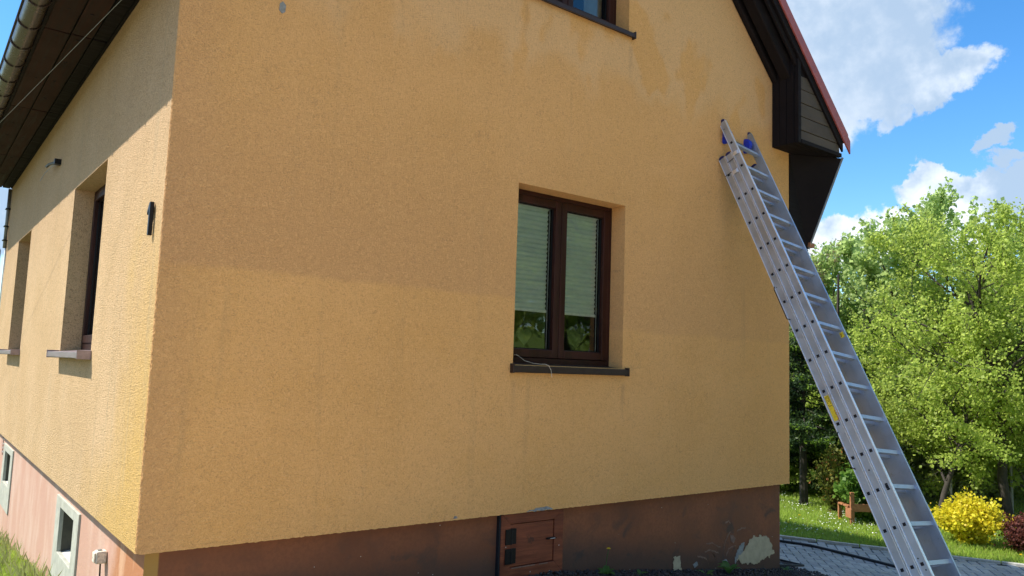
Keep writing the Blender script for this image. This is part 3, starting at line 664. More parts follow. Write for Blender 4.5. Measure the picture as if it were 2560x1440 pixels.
patch([(4.172, -.655), (4.199, -.511), (4.268, -.519), (4.295, -.665)], .058, M['bare'], 'bare_patch', .018)
patch([(2.53, -.001), (2.60, .010), (2.66, .022), (2.73, .024), (2.785, .006), (2.79, -.001)], -.001, M['bareg'], 'chipped_edge', .008)
patch([(5.03, -.60), (5.09, -.52), (5.16, -.50), (5.14, -.57), (5.06, -.63), (5.02, -.68)], .0585, M['bareg'], 'grime_patch', .02)
patch([(.545, 3.05), (.548, 3.095), (.565, 3.11), (.583, 3.09), (.582, 3.05), (.565, 3.035)], -.001, M['bareg'], 'chip', .004)
patch([(1.925, .006), (1.935, .022), (1.952, .022), (1.958, .008)], -.001, M['bareg'], 'chip', .003)
for L in ([(4.60, -.52), (4.68, -.51), (4.75, -.535), (4.80, -.55)], [(4.62, -.45), (4.70, -.455), (4.77, -.49), (4.83, -.51)], [(4.66, -.50), (4.72, -.55), (4.76, -.60)], [(4.86, -.53), (4.88, -.46), (4.92, -.41), (4.97, -.37)],
          [(4.90, -.58), (4.93, -.53), (5.0, -.51), (5.05, -.515)], [(4.50, -.55), (4.58, -.56), (4.63, -.59), (4.66, -.66)], [(5.05, -.385), (5.12, -.37), (5.2, -.37)], [(4.88, -.30), (4.93, -.285), (4.96, -.31)]):
    pts = [];
    for i in range(len(L) - 1):
        for j in range(4): p = Vector(L[i]).lerp(Vector(L[i + 1]), j / 4); pts.append((p.x + random.uniform(-.004, .004), p.y + random.uniform(-.004, .004)))
    wd = [random.uniform(.0025, .009) for _ in pts]; poly = [(p[0], p[1] + w_) for p, w_ in zip(pts, wd)] + [(p[0] + .004, p[1] - w_) for p, w_ in zip(pts[::-1], wd[::-1])]
    patch(poly, .059, M['scuff'], 'paint_scuff', .003, 0, .0015)
patch([(4.95, -.41), (5.0, -.42), (5.03, -.45), (5.0, -.49), (4.96, -.46)], .059, M['scuff'], 'paint_scuff', .01)
patch([(4.44, -.60), (4.49, -.59), (4.51, -.62), (4.46, -.635)], .059, M['bareg'], 'paint_scuff', .01)
patch([(4.84, -.62), (4.90, -.61), (4.92, -.64), (4.86, -.66)], .059, M['bareg'], 'paint_scuff', .01)
# ------------------------------------------------------------------ cords and wire
s = MB(); P0 = Vector((-.09, -.02, 3.158)); dd = Vector((-.133, .989, -.064)); pts = [P0 + dd * t + Vector((0, 0, -.0009 * t * (10 - t))) for t in np.linspace(0, 10, 24)]
tag(s.build('cord', M['wire'], smooth=True), 'thin pale cord stretched below the left eave soffit', 'cord')
s.v and None
co = bpy.data.objects['cord']; co.data.clear_geometry(); s = MB(); s.tube(pts, .0019, 6); co.data.from_pydata(s.v, [], s.f); co.data.materials.clear(); co.data.materials.append(M['wire'])
L = [(2.50, .14, 1.10), (2.508, .13, 1.103), (2.53, .12, 1.09), (2.55, .08, 1.06), (2.59, .03, 1.044), (2.63, -.01, 1.038), (2.66, -.02, 1.04), (2.68, -.038, 1.03), (2.70, -.042, 1.0), (2.706, -.042, .97), (2.712, -.042, .945)]
P_ = []
for i in range(len(L) - 1):
    for j in range(3): P_.append(Vector(L[i]).lerp(Vector(L[i + 1]), j / 3))
P_.append(Vector(L[-1])); s = MB(); s.tube(P_, .0017, 6)
tag(s.build('loose_string', M['cream'], smooth=True), 'loose pale string lying over the brown sill of the ground floor window', 'string')
for (x, z, sz, lb) in ((2.66, 1.25, .085, 'pale green heart ornament hanging in the left pane of the ground floor window'), (3.19, 1.27, .115, 'pale green heart ornament hanging in the right pane of the ground floor window')):
    s = MB(); pl = []
    for k in range(28): a = 2 * math.pi * k / 28; pl.append((x + sz / 17 * 16 * math.sin(a) ** 3 * .9, z + sz / 17 * (13 * math.cos(a) - 5 * math.cos(2 * a) - 2 * math.cos(3 * a) - math.cos(4 * a))))
    s.prism(pl, 1, .232, .244); ob = tag(s.build('heart_ornament', M['heart'], bevel=.003), lb, 'ornament', 'hearts hanging in the window')
    s = MB(); s.tube([(x, .238, z + sz * .3), (x, .238, 2.26)], .001, 4); s.build('thread', M['wire'], ob)
# ------------------------------------------------------------------ ladder
def R3(r):
    r = np.array(r); a = np.linalg.norm(r); k = r / a; K = np.array([[0, -k[2], k[1]], [k[2], 0, -k[0]], [-k[1], k[0], 0]])
    return np.eye(3) + np.sin(a) * K + (1 - np.cos(a)) * K @ K
LR = R3([-0.1718, 0.0835, 0.0367]); nn = math.hypot(.3, .95)
A = Vector(LR @ np.array([0, -.3, -.95]) / nn); B = Vector(LR @ np.array([0, -.95, .3]) / nn); Cc = Vector(LR @ np.array([1., 0, 0]))
LO = Vector((4.6861, -.1206, 2.7863)); sc = .9479; RS = .28 * sc; DJ = .0728; LW = .3816
base = LO + A * (RS * 14.75); lad = tag(empty('ladder', tuple(base)), 'tall three section aluminium ladder with blue wheels leaning on the gable wall', 'ladder')
def L_(mb, name, m, parent=None, **k):
    o = mb.build(name, m, None, **k); p = parent or lad; o.parent = p
    if p is lad: o.matrix_parent_inverse = Matrix.Translation(-base)
    return o
TH = .021; DP = .033
def rail(j, side, i0, i1, name='rail'):
    o = LO + B * (j * DJ) + Cc * (LW if side else 0); s = MB()
    cr = (0, -TH) if side == 0 else (0, TH)    # rail thickness goes outward
    s.obox(o, A, B, Cc, (RS * i0, RS * i1), ((-DP + .006, DP - .006) if side == 0 else (-DP - .0031, DP + .0031)), sorted(cr))
    ob = L_(s, name, M['alu'])
    lo, hi = sorted(cr)
    for q in (-1, 1):
        s = MB(); s.obox(o, A, B, Cc, (RS * i0, RS * i1), sorted((q * (DP - .006), q * (DP + .0005))), ((lo - .006, hi + .0005) if side == 0 else (lo + .004, hi + .006))); s.build('flange', M['aluE'], ob, bevel=.0012)
    s = MB(); s.obox(o, A, B, Cc, (RS * i0 - .004, RS * i0 + .001), (-DP + .002, DP - .002), (lo - .002, hi + .002))
    n_ = 9; pr = [(RS * i0 - .002 - .022 * math.sin(math.pi * k / n_), (DP - .001) * math.cos(math.pi * k / n_)) for k in range(n_ + 1)]
    vs = [o + A * p[0] + B * p[1] + Cc * c_ for c_ in (lo - .002, hi + .002) for p in pr]; m2 = n_ + 1
    s.add(vs, [tuple(range(m2)), tuple(range(2 * m2 - 1, m2 - 1, -1))] + [(k, k + 1, k + 1 + m2, k + m2) for k in range(n_)]); s.build('end_cap', M['bluecap'], ob, bevel=.002)
    return ob
rails = {}
for j, (i0, i1) in enumerate(((-.72, 14.75), (-.70, 14.75), (-1.95, 14.4))):
    for side in (0, 1): rails[(j, side)] = rail(j, side, i0, i1)
rung_me = None
hs_ = .0145
for j in range(3):
    for i in range(-1 if j == 2 else 0, 15):
        if RS * i > RS * 14.4: continue
        o = LO + A * (RS * i) + B * (j * DJ)
        s = MB()
        for (a0, a1, b0, b1) in ((-hs_, -hs_ + .003, -hs_, hs_), (hs_ - .003, hs_, -hs_, hs_), (-hs_ + .003, hs_ - .003, -hs_, -hs_ + .003), (-hs_ + .003, hs_ - .003, hs_ - .003, hs_)):
            s.obox(Vector((0, 0, 0)), A, B, Cc, (a0, a1), (b0, b1), (-TH - .0035, LW + TH + .0035))
        for q in (-.007, 0, .007): s.obox(Vector((0, 0, 0)), A, B, Cc, (-hs_ - .0012, -hs_), (q - .0015, q + .0015), (.004, LW - .004))
        s.cur = 1
        s.obox(Vector((0, 0, 0)), A, B, Cc, (-hs_ + .003, hs_ - .003), (-hs_ + .003, hs_ - .003), (-TH - .0024, LW + TH + .0024))
        if rung_me is None:
            ob = L_(s, 'rung', [M['alu'], M['hole']]); rung_me = ob.data; ob.location = o
        else:
            ob = bpy.data.objects.new('rung', rung_me); col.objects.link(ob); ob.parent = lad; ob.matrix_parent_inverse = Matrix.Translation(-base); ob.location = o
# facade wheels, axle
for c_ in (.012 + .02, LW - .012 - .022):
    o = LO + A * (RS * -1.52) + B * (2 * DJ - .052) + Cc * c_; s = MB(); n_ = 26; vs = []
    prof = [(-.020, .020), (-.020, .058), (-.012, .070), (.012, .070), (.020, .058), (.020, .020)]
    for k in range(n_):
        an = 2 * math.pi * k / n_
        for w_, r_ in prof: vs.append(o + Cc * w_ + (A * math.cos(an) + B * math.sin(an)) * r_)
    m2 = len(prof); fs = [(k * m2 + q, k * m2 + q + 1, ((k + 1) % n_) * m2 + q + 1, ((k + 1) % n_) * m2 + q) for k in range(n_) for q in range(m2 - 1)]
    fs += [tuple(k * m2 for k in range(n_)), tuple(k * m2 + m2 - 1 for k in range(n_))[::-1]]
    s.add(vs, fs); L_(s, 'wheel', M['blue'], bevel=.002)
o = LO + A * (RS * -1.52) + B * (2 * DJ - .052); s = MB(); s.tube([o + Cc * .01, o + Cc * (LW - .01)], .005, 8); L_(s, 'axle', M['wire'])
# guide clamps and cross bands
for j, i_ in ((2, -.55), (1, .05)):
    for side in (0, 1):
        o = LO + A * (RS * i_) + B * (j * DJ) + Cc * (LW if side else 0); sg = -1 if side == 0 else 1; s = MB(); vs = []; n_ = 10
        for a_ in (-.018, .018):
            for rad in (.040, .034):
                for k in range(n_ + 1): t_ = math.pi * k / n_ - math.pi / 2 * 0; vs.append(o + A * a_ + Cc * (sg * (TH - .018 + rad * .62 * math.sin(t_) + .004)) + B * (rad * math.cos(t_) - .004))
        m2 = n_ + 1; fs = []
        for k in range(n_):
            fs += [(k, k + 1, 2 * m2 + k + 1, 2 * m2 + k), (m2 + k, 3 * m2 + k, 3 * m2 + k + 1, m2 + k + 1), (k, m2 + k, m2 + k + 1, k + 1), (2 * m2 + k, 2 * m2 + k + 1, 3 * m2 + k + 1, 3 * m2 + k)]
        s.add(vs, fs); L_(s, 'guide_clamp', M['aluE'], smooth=False)
for j, i_ in ((0, -.02), (1, -.42)):
    o = LO + A * (RS * i_) + B * (j * DJ); s = MB(); s.obox(o, A, B, Cc, (-.003, .003), (-.034, .034), (-TH - .008, -TH - .0065)); L_(s, 'wire_loop', M['black'])
# slots and screw holes on the left rails
for j, f_ in ((2, 11.0), ):
    pass
for j, a_, b_, r_ in ((1, 10.45, 0, .006), (2, 12.85, -.012, .005), (2, 13.15, .006, .005), (2, -1.65, -.012, .005), (0, 4.45, -.012, .004)):
    o = LO + A * (RS * a_) + B * (j * DJ + b_) + Cc * (-TH); s = MB(); s.tube([o - Cc * .0012, o + Cc * .003], r_, 10); s.build('screw_hole', M['hole'], rails[(j, 0)])
    bpy.data.objects[-1] if False else None
for oo in [x for x in bpy.data.objects if x.name.startswith('screw_hole')]: pass
o = LO + A * (RS * 11.0) + B * (2 * DJ) + Cc * (-TH); s = MB(); s.obox(o, A, B, Cc, (-.024, .024), (-.011, .011), (-.0035, .002)); s.build('rung_slot', M['hole'], rails[(2, 0)], bevel=.006)
# steel stay rods along the rear section's left rail
for a0, a1 in ((4.4, 5.6), (9.2, 10.3)):
    o = LO + B * (-DP - .004) + Cc * (-TH - .006); s = MB(); s.tube([o + A * (RS * a0) + B * .012, o + A * (RS * (a0 + .08)), o + A * (RS * (a1 - .08)), o + A * (RS * a1) + B * .022], .004, 6); L_(s, 'stay_rod', M['black'])
# blue pull rope inside
s = MB(); pts = [LO + A * (RS * (8.2 + t * .55)) + B * (DJ * 1.2 + .008 * math.sin(t * 1.3)) + Cc * (LW * .30 + .012 * math.sin(t * .8) + t * .006) for t in np.linspace(0, 11.5, 40)]
s.tube(pts, .0055, 6); L_(s, 'rope', M['blue'], smooth=True)
# stickers
o = LO + B * 0 + Cc * (-TH - .0012); i0 = 8.14; i1 = 8.90
s = MB(); s.obox(o, A, B, Cc, (RS * i0, RS * i1), (-.017, .020), (-.0006, 0)); st = L_(s, 'sticker', M['yellow'])
def text(txt, org, ex, ey, size, m, parent, name='lettering'):
    cu = bpy.data.curves.new(name, 'FONT'); cu.body = txt; cu.size = size; cu.extrude = .0002; cu.align_x = 'LEFT'
    ob = bpy.data.objects.new(name, cu); col.objects.link(ob); ez = ex.cross(ey)
    ob.parent = parent; ob.matrix_parent_inverse = parent.matrix_world.inverted()
    ob.matrix_world = Matrix(((ex.x, ey.x, ez.x, org.x), (ex.y, ey.y, ez.y, org.y), (ex.z, ey.z, ez.z, org.z), (0, 0, 0, 1))); cu.materials.append(m); bpy.context.view_layer.update()
    me = bpy.data.meshes.new_from_object(ob); o2 = bpy.data.objects.new(name, me); col.objects.link(o2); o2.parent = parent; o2.matrix_parent_inverse = ob.matrix_parent_inverse.copy(); o2.matrix_world = ob.matrix_world.copy(); bpy.data.objects.remove(ob); return o2
def ltext(txt, a_, b_, size, m):
    org = LO + A * a_ + B * b_ + Cc * (-TH - .0026)
    ex, ey = A, B
    if ex.cross(ey).dot(Cc) > 0: ey = -ey; 
    bpy.context.view_layer.update(); return text(txt, org, ex, ey, size, m, st)
ltext('LOIIO', RS * (i0 + .47), .015, .034, M['inkr'])
for k in range(9):
    for b_ in (-.010, .002, .012):
        if random.random() < .8: s = MB(); s.obox(o, A, B, Cc, (RS * (i0 + .03 + k * .035), RS * (i0 + .03 + k * .035) + .005), (b_ - .003, b_ + .004), (-.0011, -.0007)); s.build('print_mark', M['ink'], st)
s = MB(); s.obox(o, (A + B * .45).normalized(), (B - A * .45).normalized(), Cc, (RS * (i0 + .36) + .0 - .0, RS * (i0 + .36) + .028), (-.0015 + -.028, .0015 - .028), (-.0011, -.0007));
o2 = LO + B * (2 * DJ) + Cc * (LW - .0008); s = MB(); s.obox(o2, A, B, Cc, (RS * 6.12, RS * 6.30), (-.010, .022), (-.0006, 0)); st2 = L_(s, 'sticker', M['yellow'])
for a_, b_, l_ in ((6.15, -.004, .012), (6.17, .004, .006), (6.2, -.006, .016), (6.22, .002, .004)):
    s = MB(); s.obox(o2, A, B, Cc, (RS * a_, RS * a_ + l_), (b_, b_ + .005), (-.0011, -.0007)); s.build('print_mark', M['ink'], st2)
# ------------------------------------------------------------------ patio
KA, KB = Vector((8.17, 1.72)), Vector((9.62, -1.25)); kd = (KB - KA).normalized(); kn = Vector((kd.y, -kd.x))
if kn.x > 0: kn = -kn                        # towards the patio
patio = empty('patio', (7, 0, -1)); patio['kind'] = 'structure'
def PL(o): o.parent = patio; o.matrix_parent_inverse = Matrix.Translation((-7, 0, 1)); return o
ny = Vector((0, 0, 1))
pm = MB(); pm.box((-.094, -.0445, -.05), (.094, .0445, 0)); proto = PL(pm.build('paver', M['paver'], bevel=.005, segs=1))
cand = []
for i in range(-60, 70):
    for j in range(-60, 60):
        for kind in (0, 1):
            if kind == 0: x, y, rz = .1 * i + .2 * 0, 0, 0
            # herringbone lattice: steps (.1,.1) along one way and (.4,0) mod the other
            ux, uy = i * .1 + j * .2, i * .1 - j * .2
            if kind == 0: cx1, cy1, rz = ux + .1, uy + .05, 0
            else: cx1, cy1, rz = ux + .15 - .1 + .0, uy + .2 - .0, math.pi / 2
            cand.append((cx1, cy1, rz))
hex_ = math.radians(38); ch_, sh_ = math.cos(hex_), math.sin(hex_)
vis = []; rest = []
for cx1, cy1, rz in cand:
    x = 7.2 + cx1 * ch_ - cy1 * sh_; y = -.4 + cx1 * sh_ + cy1 * ch_
    p = Vector((x, y)); dk = (p - KA).dot(kn); al = (p - KA).dot(kd)
    if dk < .13 or y > 1.62 + .0 or x < 4.3 or y < -2.4 or al < .05: continue
    if x < WX + .12 and y > -.28: continue
    z = G(x, y) + random.uniform(-.0025, .0025)
    (vis if in_view((x, y, z), 12) and not (x < WX and y > 0) else rest).append((x, y, z, rz + hex_))
vis.sort(key=lambda q: (q[0] - CC[0]) ** 2 + (q[1] - CC[1]) ** 2)
print('PAVERS', len(vis), len(rest))
rest += vis[299:]; vis = vis[:299]
def tilt(x, y):
    gx = (G(x + .05, y) - G(x - .05, y)) / .1; gy = (G(x, y + .05) - G(x, y - .05)) / .1
    nrm = Vector((-gx + random.uniform(-.008, .008), -gy + random.uniform(-.008, .008), 1)).normalized(); return nrm
def pmat(x, y, z, rz):
    n_ = tilt(x, y); e1 = Vector((math.cos(rz), math.sin(rz), 0)); e1 = (e1 - n_ * e1.dot(n_)).normalized(); e2 = n_.cross(e1)
    return Matrix(((e1.x, e2.x, n_.x, x), (e1.y, e2.y, n_.y, y), (e1.z, e2.z, n_.z, z), (0, 0, 0, 1)))
for k, (x, y, z, rz) in enumerate(vis):
    ob = proto if k == 0 else proto.copy()
    if k: col.objects.link(ob)
    ob.parent = patio; ob.matrix_parent_inverse = Matrix.Translation((-7, 0, 1)); ob.matrix_basis = pmat(x, y, z, rz)
s = MB()
for x, y, z, rz in rest:
    m4 = pmat(x, y, z, rz); P = [m4 @ Vector((a, b, c)) for c in (-.04, 0) for b in (-.0445, .0445) for a in (-.094, .094)]
    s.add(P, [(4, 5, 7, 6), (0, 1, 5, 4), (2, 6, 7, 3), (0, 4, 6, 2), (1, 3, 7, 5)])
if rest: r_ = PL(s.build('paver_field', M['paver'], fix=False)); r_['kind'] = 'stuff'
s = MB()
for i in range(60):
    for j in range(46):
        x0, y0 = 4.2 + i * .1, -2.5 + j * .1
        if (Vector((x0 + .1, y0)) - KA).dot(kn) < -.02 or y0 + .1 > 1.8: continue
        s.add([(a, b, G(a, b) - .012) for a, b in ((x0, y0), (x0 + .1, y0), (x0 + .1, y0 + .1), (x0, y0 + .1))], [(0, 1, 2, 3)])
PL(s.build('joint_sand', M['joint'], fix=False))['kind'] = 'stuff'
L0 = (KB - KA).length; k = 0; t = 0.
while t < L0 - .1:
    a = KA + kd * (t + .004); b = KA + kd * (t + .49); s = MB()
    P = [];
    for zt in (-.15, .022):
        for q in (a, b, b + kn * .055, a + kn * .055): P.append((q.x, q.y, G(q.x, q.y) + zt + (0 if zt < 0 else random.uniform(-.004, .002))))
    s.add(P, [(0, 3, 2, 1), (4, 5, 6, 7), (0, 1, 5, 4), (1, 2, 6, 5), (2, 3, 7, 6), (3, 0, 4, 7)]); PL(s.build('kerb_stone', M['kerb'], bevel=.006)); t += .5
# gravel strip along the gable
V = []; F = []
for k in range(5200):
    x = random.uniform(1.6, 6.1); y = random.uniform(-.34, .05) if x < 5.85 else random.uniform(-.30, .25); r_ = random.uniform(.006, .017); z = G(x, y) + random.uniform(-.004, .012); b0 = len(V)
    q = [(1, 0, 0), (-1, 0, 0), (0, 1, 0), (0, -1, 0), (0, 0, .8), (0, 0, -.8)]; an = random.uniform(0, 6.3)
    for a_, b_, c_ in q:
        jx = random.uniform(.6, 1.2) * r_; V.append((x + (a_ * math.cos(an) - b_ * math.sin(an)) * jx, y + (a_ * math.sin(an) + b_ * math.cos(an)) * jx, z + c_ * jx))
    F += [(b0 + a, b0 + b, b0 + c) for a, b, c in ((0, 2, 4), (2, 1, 4), (1, 3, 4), (3, 0, 4), (2, 0, 5), (1, 2, 5), (3, 1, 5), (0, 3, 5))]
gr = rawmesh('gravel', V, F, M['gravel']); gr['kind'] = 'stuff'; gr['label'] = 'dark gravel strip along the foot of the gable wall'
s = MB()
for i in range(40):
    for j in range(40):
        x0, y0 = -12 + i * .75, -.4 - j * .5
        if x0 > (9 if y0 < -2.5 else 3.4) or (x0 < -.9 and y0 > -1.5): continue
        s.add([(a, b, G(a, b) + .006) for a, b in ((x0, y0 - .5), (x0 + .75, y0 - .5), (x0 + .75, y0), (x0, y0))], [(0, 1, 2, 3)])
dr = s.build('bounce_ground', M['bounce_yard'], fix=False); dr['kind'] = 'structure'  # unseen pale ground, added to bounce warm light onto the gable
# boot grate at the corner
gt = tag(empty('drain_grate', (6.1, .34, G(6.1, .34))), 'dark metal grate set in the paving beside the house corner', 'grate')
gx0, gx1, gy0, gy1 = 5.86, 6.30, .16, .52
s = MB()
for a, b, c, d in ((gx0, gx0 + .02, gy0, gy1), (gx1 - .02, gx1, gy0, gy1), (gx0 + .02, gx1 - .02, gy0, gy0 + .02), (gx0 + .02, gx1 - .02, gy1 - .02, gy1)):
    s.add([(x, y, G(x, y) + z) for z in (.002, .022) for x, y in ((a, c), (b, c), (b, d), (a, d))], [(0, 3, 2, 1), (4, 5, 6, 7), (0, 1, 5, 4), (1, 2, 6, 5), (2, 3, 7, 6), (3, 0, 4, 7)])
local(gt, s.build('rim', M['mesh'], gt))
s = MB()
for k in range(34):
    for sg in (1, -1):
        x = gx0 - .2 + k * .035; p0 = Vector((x, gy0)); p1 = Vector((x + sg * .30, gy1))
        if min(p0.x, p1.x) < gx0 or max(p0.x, p1.x) > gx1: continue
        s.tube([(p0.x, p0.y, G(p0.x, p0.y) + .014), (p1.x, p1.y, G(p1.x, p1.y) + .014)], .004, 4)
local(gt, s.build('bars', M['mesh'], gt))
# hose across the patio
pts = []
HP = [(6.6, 1.75), (7.3, 1.70), (7.85, 1.52), (7.98, 1.12), (7.95, .71), (7.91, .35), (7.86, 0.), (7.80, -.35), (7.70, -.8), (7.5, -1.6), (7.1, -2.6)]
for i in range(len(HP) - 1):
    for j in range(5): p = Vector(HP[i]).lerp(Vector(HP[i + 1]), j / 5); pts.append((p.x, p.y, G(p.x, p.y) + .016))
s = MB(); s.tube(pts, .016, 8); tag(s.build('hose', M['hose'], smooth=True), 'long black hose lying across the grey paving', 'hose')
# ------------------------------------------------------------------ grass
def blades(name, pts, hmin, hmax, wd, m, lean=.5, label=None):
    n_ = len(pts); V = np.zeros((n_, 4, 3), np.float32); P = np.array(pts); h = rng.uniform(hmin, hmax, n_); an = rng.uniform(0, 6.283, n_); ln = rng.uniform(0, lean, n_) * h; la = rng.uniform(0, 6.283, n_)
    wv = np.stack([np.cos(an), np.sin(an), np.zeros(n_)], 1) * (wd * rng.uniform(.6, 1.3, n_))[:, None]
    V[:, 0] = P - wv; V[:, 1] = P + wv; mid = P + np.stack([np.cos(la) * ln * .4, np.sin(la) * ln * .4, h * .6], 1); tip = P + np.stack([np.cos(la) * ln, np.sin(la) * ln, h], 1)
    V[:, 2] = mid + wv * .7; V[:, 3] = tip
    F = np.arange(n_ * 4).reshape(n_, 4)
    o = rawmesh(name, V.reshape(-1, 3), F, m); o['kind'] = 'stuff'
    if label: o['label'] = label
    return o
def lawn_ok(x, y):
    p = Vector((x, y)); dk = (p - KA).dot(kn); al = (p - KA).dot(kd)
    if dk < -.02: return True
    return y > 1.70 and x > WX + .1
pts = []
while len(pts) < 150000:
    x = random.uniform(6.2, 15.5); y = random.uniform(-3.2, 9)
    if lawn_ok(x, y) and in_view((x, y, -1), 60) and not (x > 10 and random.random() < .35): pts.append((x, y, G(x, y) - .03))
blades('lawn', pts, .035, .085, .0045, M['grass'], .7, 'mown green lawn full of daisies behind the patio')
pts = [(random.uniform(-1.0, .05), random.uniform(1.2, 7.5)) for _ in range(60000)]
blades('side_grass', [(x, y, G(x, y) - .05) for x, y in pts], .03, .09, .0017, M['grass'], .9, 'sunlit grass growing along the side plinth')
pts = []
for c in range(34):
    y0 = random.uniform(2.1, 6.5); x0 = random.uniform(-.22, .03)
    for k in range(14): x = x0 + random.gauss(0, .05); y = y0 + random.gauss(0, .07); pts.append((min(x, .04), y, G(x, y) - .05))
blades('tall_grass', pts, .07, .25, .0012, M['grassdry'], .6, 'tall dry grass tufts against the basement wall')
# daisies: many white heads
V = []; F = []
n_ = 0
while n_ < 2600:
    x = random.uniform(7.5, 13); y = random.uniform(-.5, 6)
    if not lawn_ok(x, y) or mnoise.noise(Vector((x * .9, y * .9, 0))) < random.uniform(-.35, .35) or (x - 8.4) * .9 + y < 1.6: continue
    z = G(x, y) + random.uniform(.03, .06); r_ = random.uniform(.005, .0105); b0 = len(V); tx, ty = random.uniform(-.4, .4), random.uniform(-.4, .4)
    V += [(x + r_ * math.cos(k * math.pi / 3), y + r_ * math.sin(k * math.pi / 3), z + r_ * (tx * math.cos(k * math.pi / 3) + ty * math.sin(k * math.pi / 3))) for k in range(6)]; F.append(tuple(range(b0, b0 + 6))); n_ += 1
dz = rawmesh('daisies', V, F, M['daisy']); dz['kind'] = 'stuff'; dz['label'] = 'countless white daisies scattered over the lawn'
# dandelions
def dandelion(x, y, h, r_, label, grp=None, leaves=False, zb=None):
    zb = G(x, y) if zb is None else zb
    root = tag(empty('dandelion', (x, y, zb)), label, 'flower', grp)
    s = MB(); s.tube([(0, 0, -.02), (.01, .0, h * .6), (.02, -.01, h)], .0025, 5); s.build('stem', M['weed'], root)
    s = MB()
    for ring, (rr, zz, n2) in enumerate(((1, 0, 14), (.72, .003, 11), (.4, .006, 7))):
        for k in range(n2):
            a = 2 * math.pi * k / n2 + ring * .3; d_ = Vector((math.cos(a), math.sin(a), .15 + ring * .25)).normalized(); t_ = Vector((-math.sin(a), math.cos(a), 0)); c0 = Vector((.02, -.01, h + zz))
            s.quad(c0 - t_ * r_ * .04, c0 + d_ * r_ * rr * .7 - t_ * r_ * .14, c0 + d_ * r_ * rr, c0 + d_ * r_ * rr * .7 + t_ * r_ * .14)
    s.build('flower_head', M['dandy'], root, fix=False)
    if leaves: leafrosette(root, .10, 7)
    return root
def leafrosette(root, L, n2, m=None, up=.5, wdt=.22):
    for k in range(n2):
        a = 2 * math.pi * k / n2 + random.uniform(-.3, .3); l_ = L * random.uniform(.7, 1.15); d_ = Vector((math.cos(a), math.sin(a), 0)); t_ = Vector((-math.sin(a), math.cos(a), 0)); u = up * random.uniform(.7, 1.3); s = MB(); vs = []
        for i in range(6):
            f_ = i / 5; w_ = l_ * wdt * math.sin(math.pi * min(.97, .12 + f_ * .85)) * (1.1 - .2 * (i % 2)); c_ = d_ * (l_ * f_) + Vector((0, 0, l_ * (u * f_ * 1.6 - u * f_ * f_)))
            vs += [c_ - t_ * w_ + Vector((0, 0, w_ * .3)), c_, c_ + t_ * w_ + Vector((0, 0, w_ * .3))]
        fs = []
        for i in range(5): fs += [(3 * i, 3 * i + 1, 3 * i + 4, 3 * i + 3), (3 * i + 1, 3 * i + 2, 3 * i + 5, 3 * i + 4)]
        s.add(vs, fs); s.build('leaf', m or M['weed'], root, fix=False, smooth=True)
dspots = [(10.1, 3.35, 'yellow dandelion at the back of the lawn near the dark spruces'), (9.15, 2.35, 'yellow dandelion in the daisies nearest the house wall'), (9.45, 2.2, 'yellow dandelion among daisies in mid lawn'), (10.2, 2.0, 'yellow dandelion left of the rose shrub foot'),
          (9.75, 1.75, 'yellow dandelion in the grass just left of the wooden bench'), (8.78, 1.95, 'yellow dandelion closest to the shaded lawn edge'), (11.9, .95, 'yellow dandelion behind the golden shrub by the thin trunk'), (9.55, -.62, 'yellow dandelion in front of the dark red shrub'), (9.72, -.72, 'low yellow dandelion at the right edge of the lawn')]
for x, y, lb in dspots: dandelion(x, y, .075, .021, lb, 'dandelions in the lawn')
r_ = dandelion(3.28, -.06, .19, .019, 'single yellow flower with long stem growing at the foot of the gable plinth', None, True)
for (x, y, L, n2, lb) in ((4.72, -.10, .13, 8, 'leafy green weed in front of the large bare plinth patch'), (4.40, -.12, .09, 3, 'small broad leafed weed left of the tall leafy weed'), (5.70, -.02, .07, 6, 'small weed at the right corner of the plinth'), (3.62, -.10, .06, 5, 'low green sprout between yellow flower and small bare patch')):
    root = tag(empty('weed', (x, y, G(x, y))), lb, 'plant'); leafrosette(root, L, n2, None, .95 if L > .1 else .6)
root = tag(empty('grass_tuft', (.0, .72, G(0, .7))), 'single upright grass blades below the junction box', 'plant')
for k in range(4):
    s = MB(); a = random.uniform(-.5, .5); hh = .16 + .06 * random.random()
    if k == 0: hh = .24
    s.add([(-.006, 0, 0), (.006, 0, 0), (.004 + a * .03, .01, hh * .6), (a * .1, .02 + a * .1, hh)], [(0, 1, 2, 3)]); o_ = s.build('blade', M['grass'], root, fix=False); o_.location = (random.uniform(-.03, .03), random.uniform(-.03, .03), 0)
# ------------------------------------------------------------------ trees
def leaves_mesh(name, P, N, size, m, parent, aspect=.45, droop=.25):
    P = np.asarray(P, np.float32); n_ = len(P); d = rng.normal(size=(n_, 3)); d[:, 2] -= droop; d /= np.linalg.norm(d, axis=1)[:, None]
    t_ = rng.normal(size=(n_, 3)); t_ -= (t_ * d).sum(1)[:, None] * d; t_ /= np.linalg.norm(t_, axis=1)[:, None]; sz = size * rng.uniform(.6, 1.25, n_)[:, None]
    V = np.zeros((n_, 4, 3), np.float32); V[:, 0] = P; V[:, 1] = P + d * sz * .5 + t_ * sz * aspect; V[:, 2] = P + d * sz; V[:, 3] = P + d * sz * .5 - t_ * sz * aspect
    nn_ = np.cross(d, t_); V[:, 1] += nn_ * sz * .12; V[:, 3] += nn_ * sz * .12
    return rawmesh(name, V.reshape(-1, 3), np.arange(n_ * 4).reshape(n_, 4), m, parent)
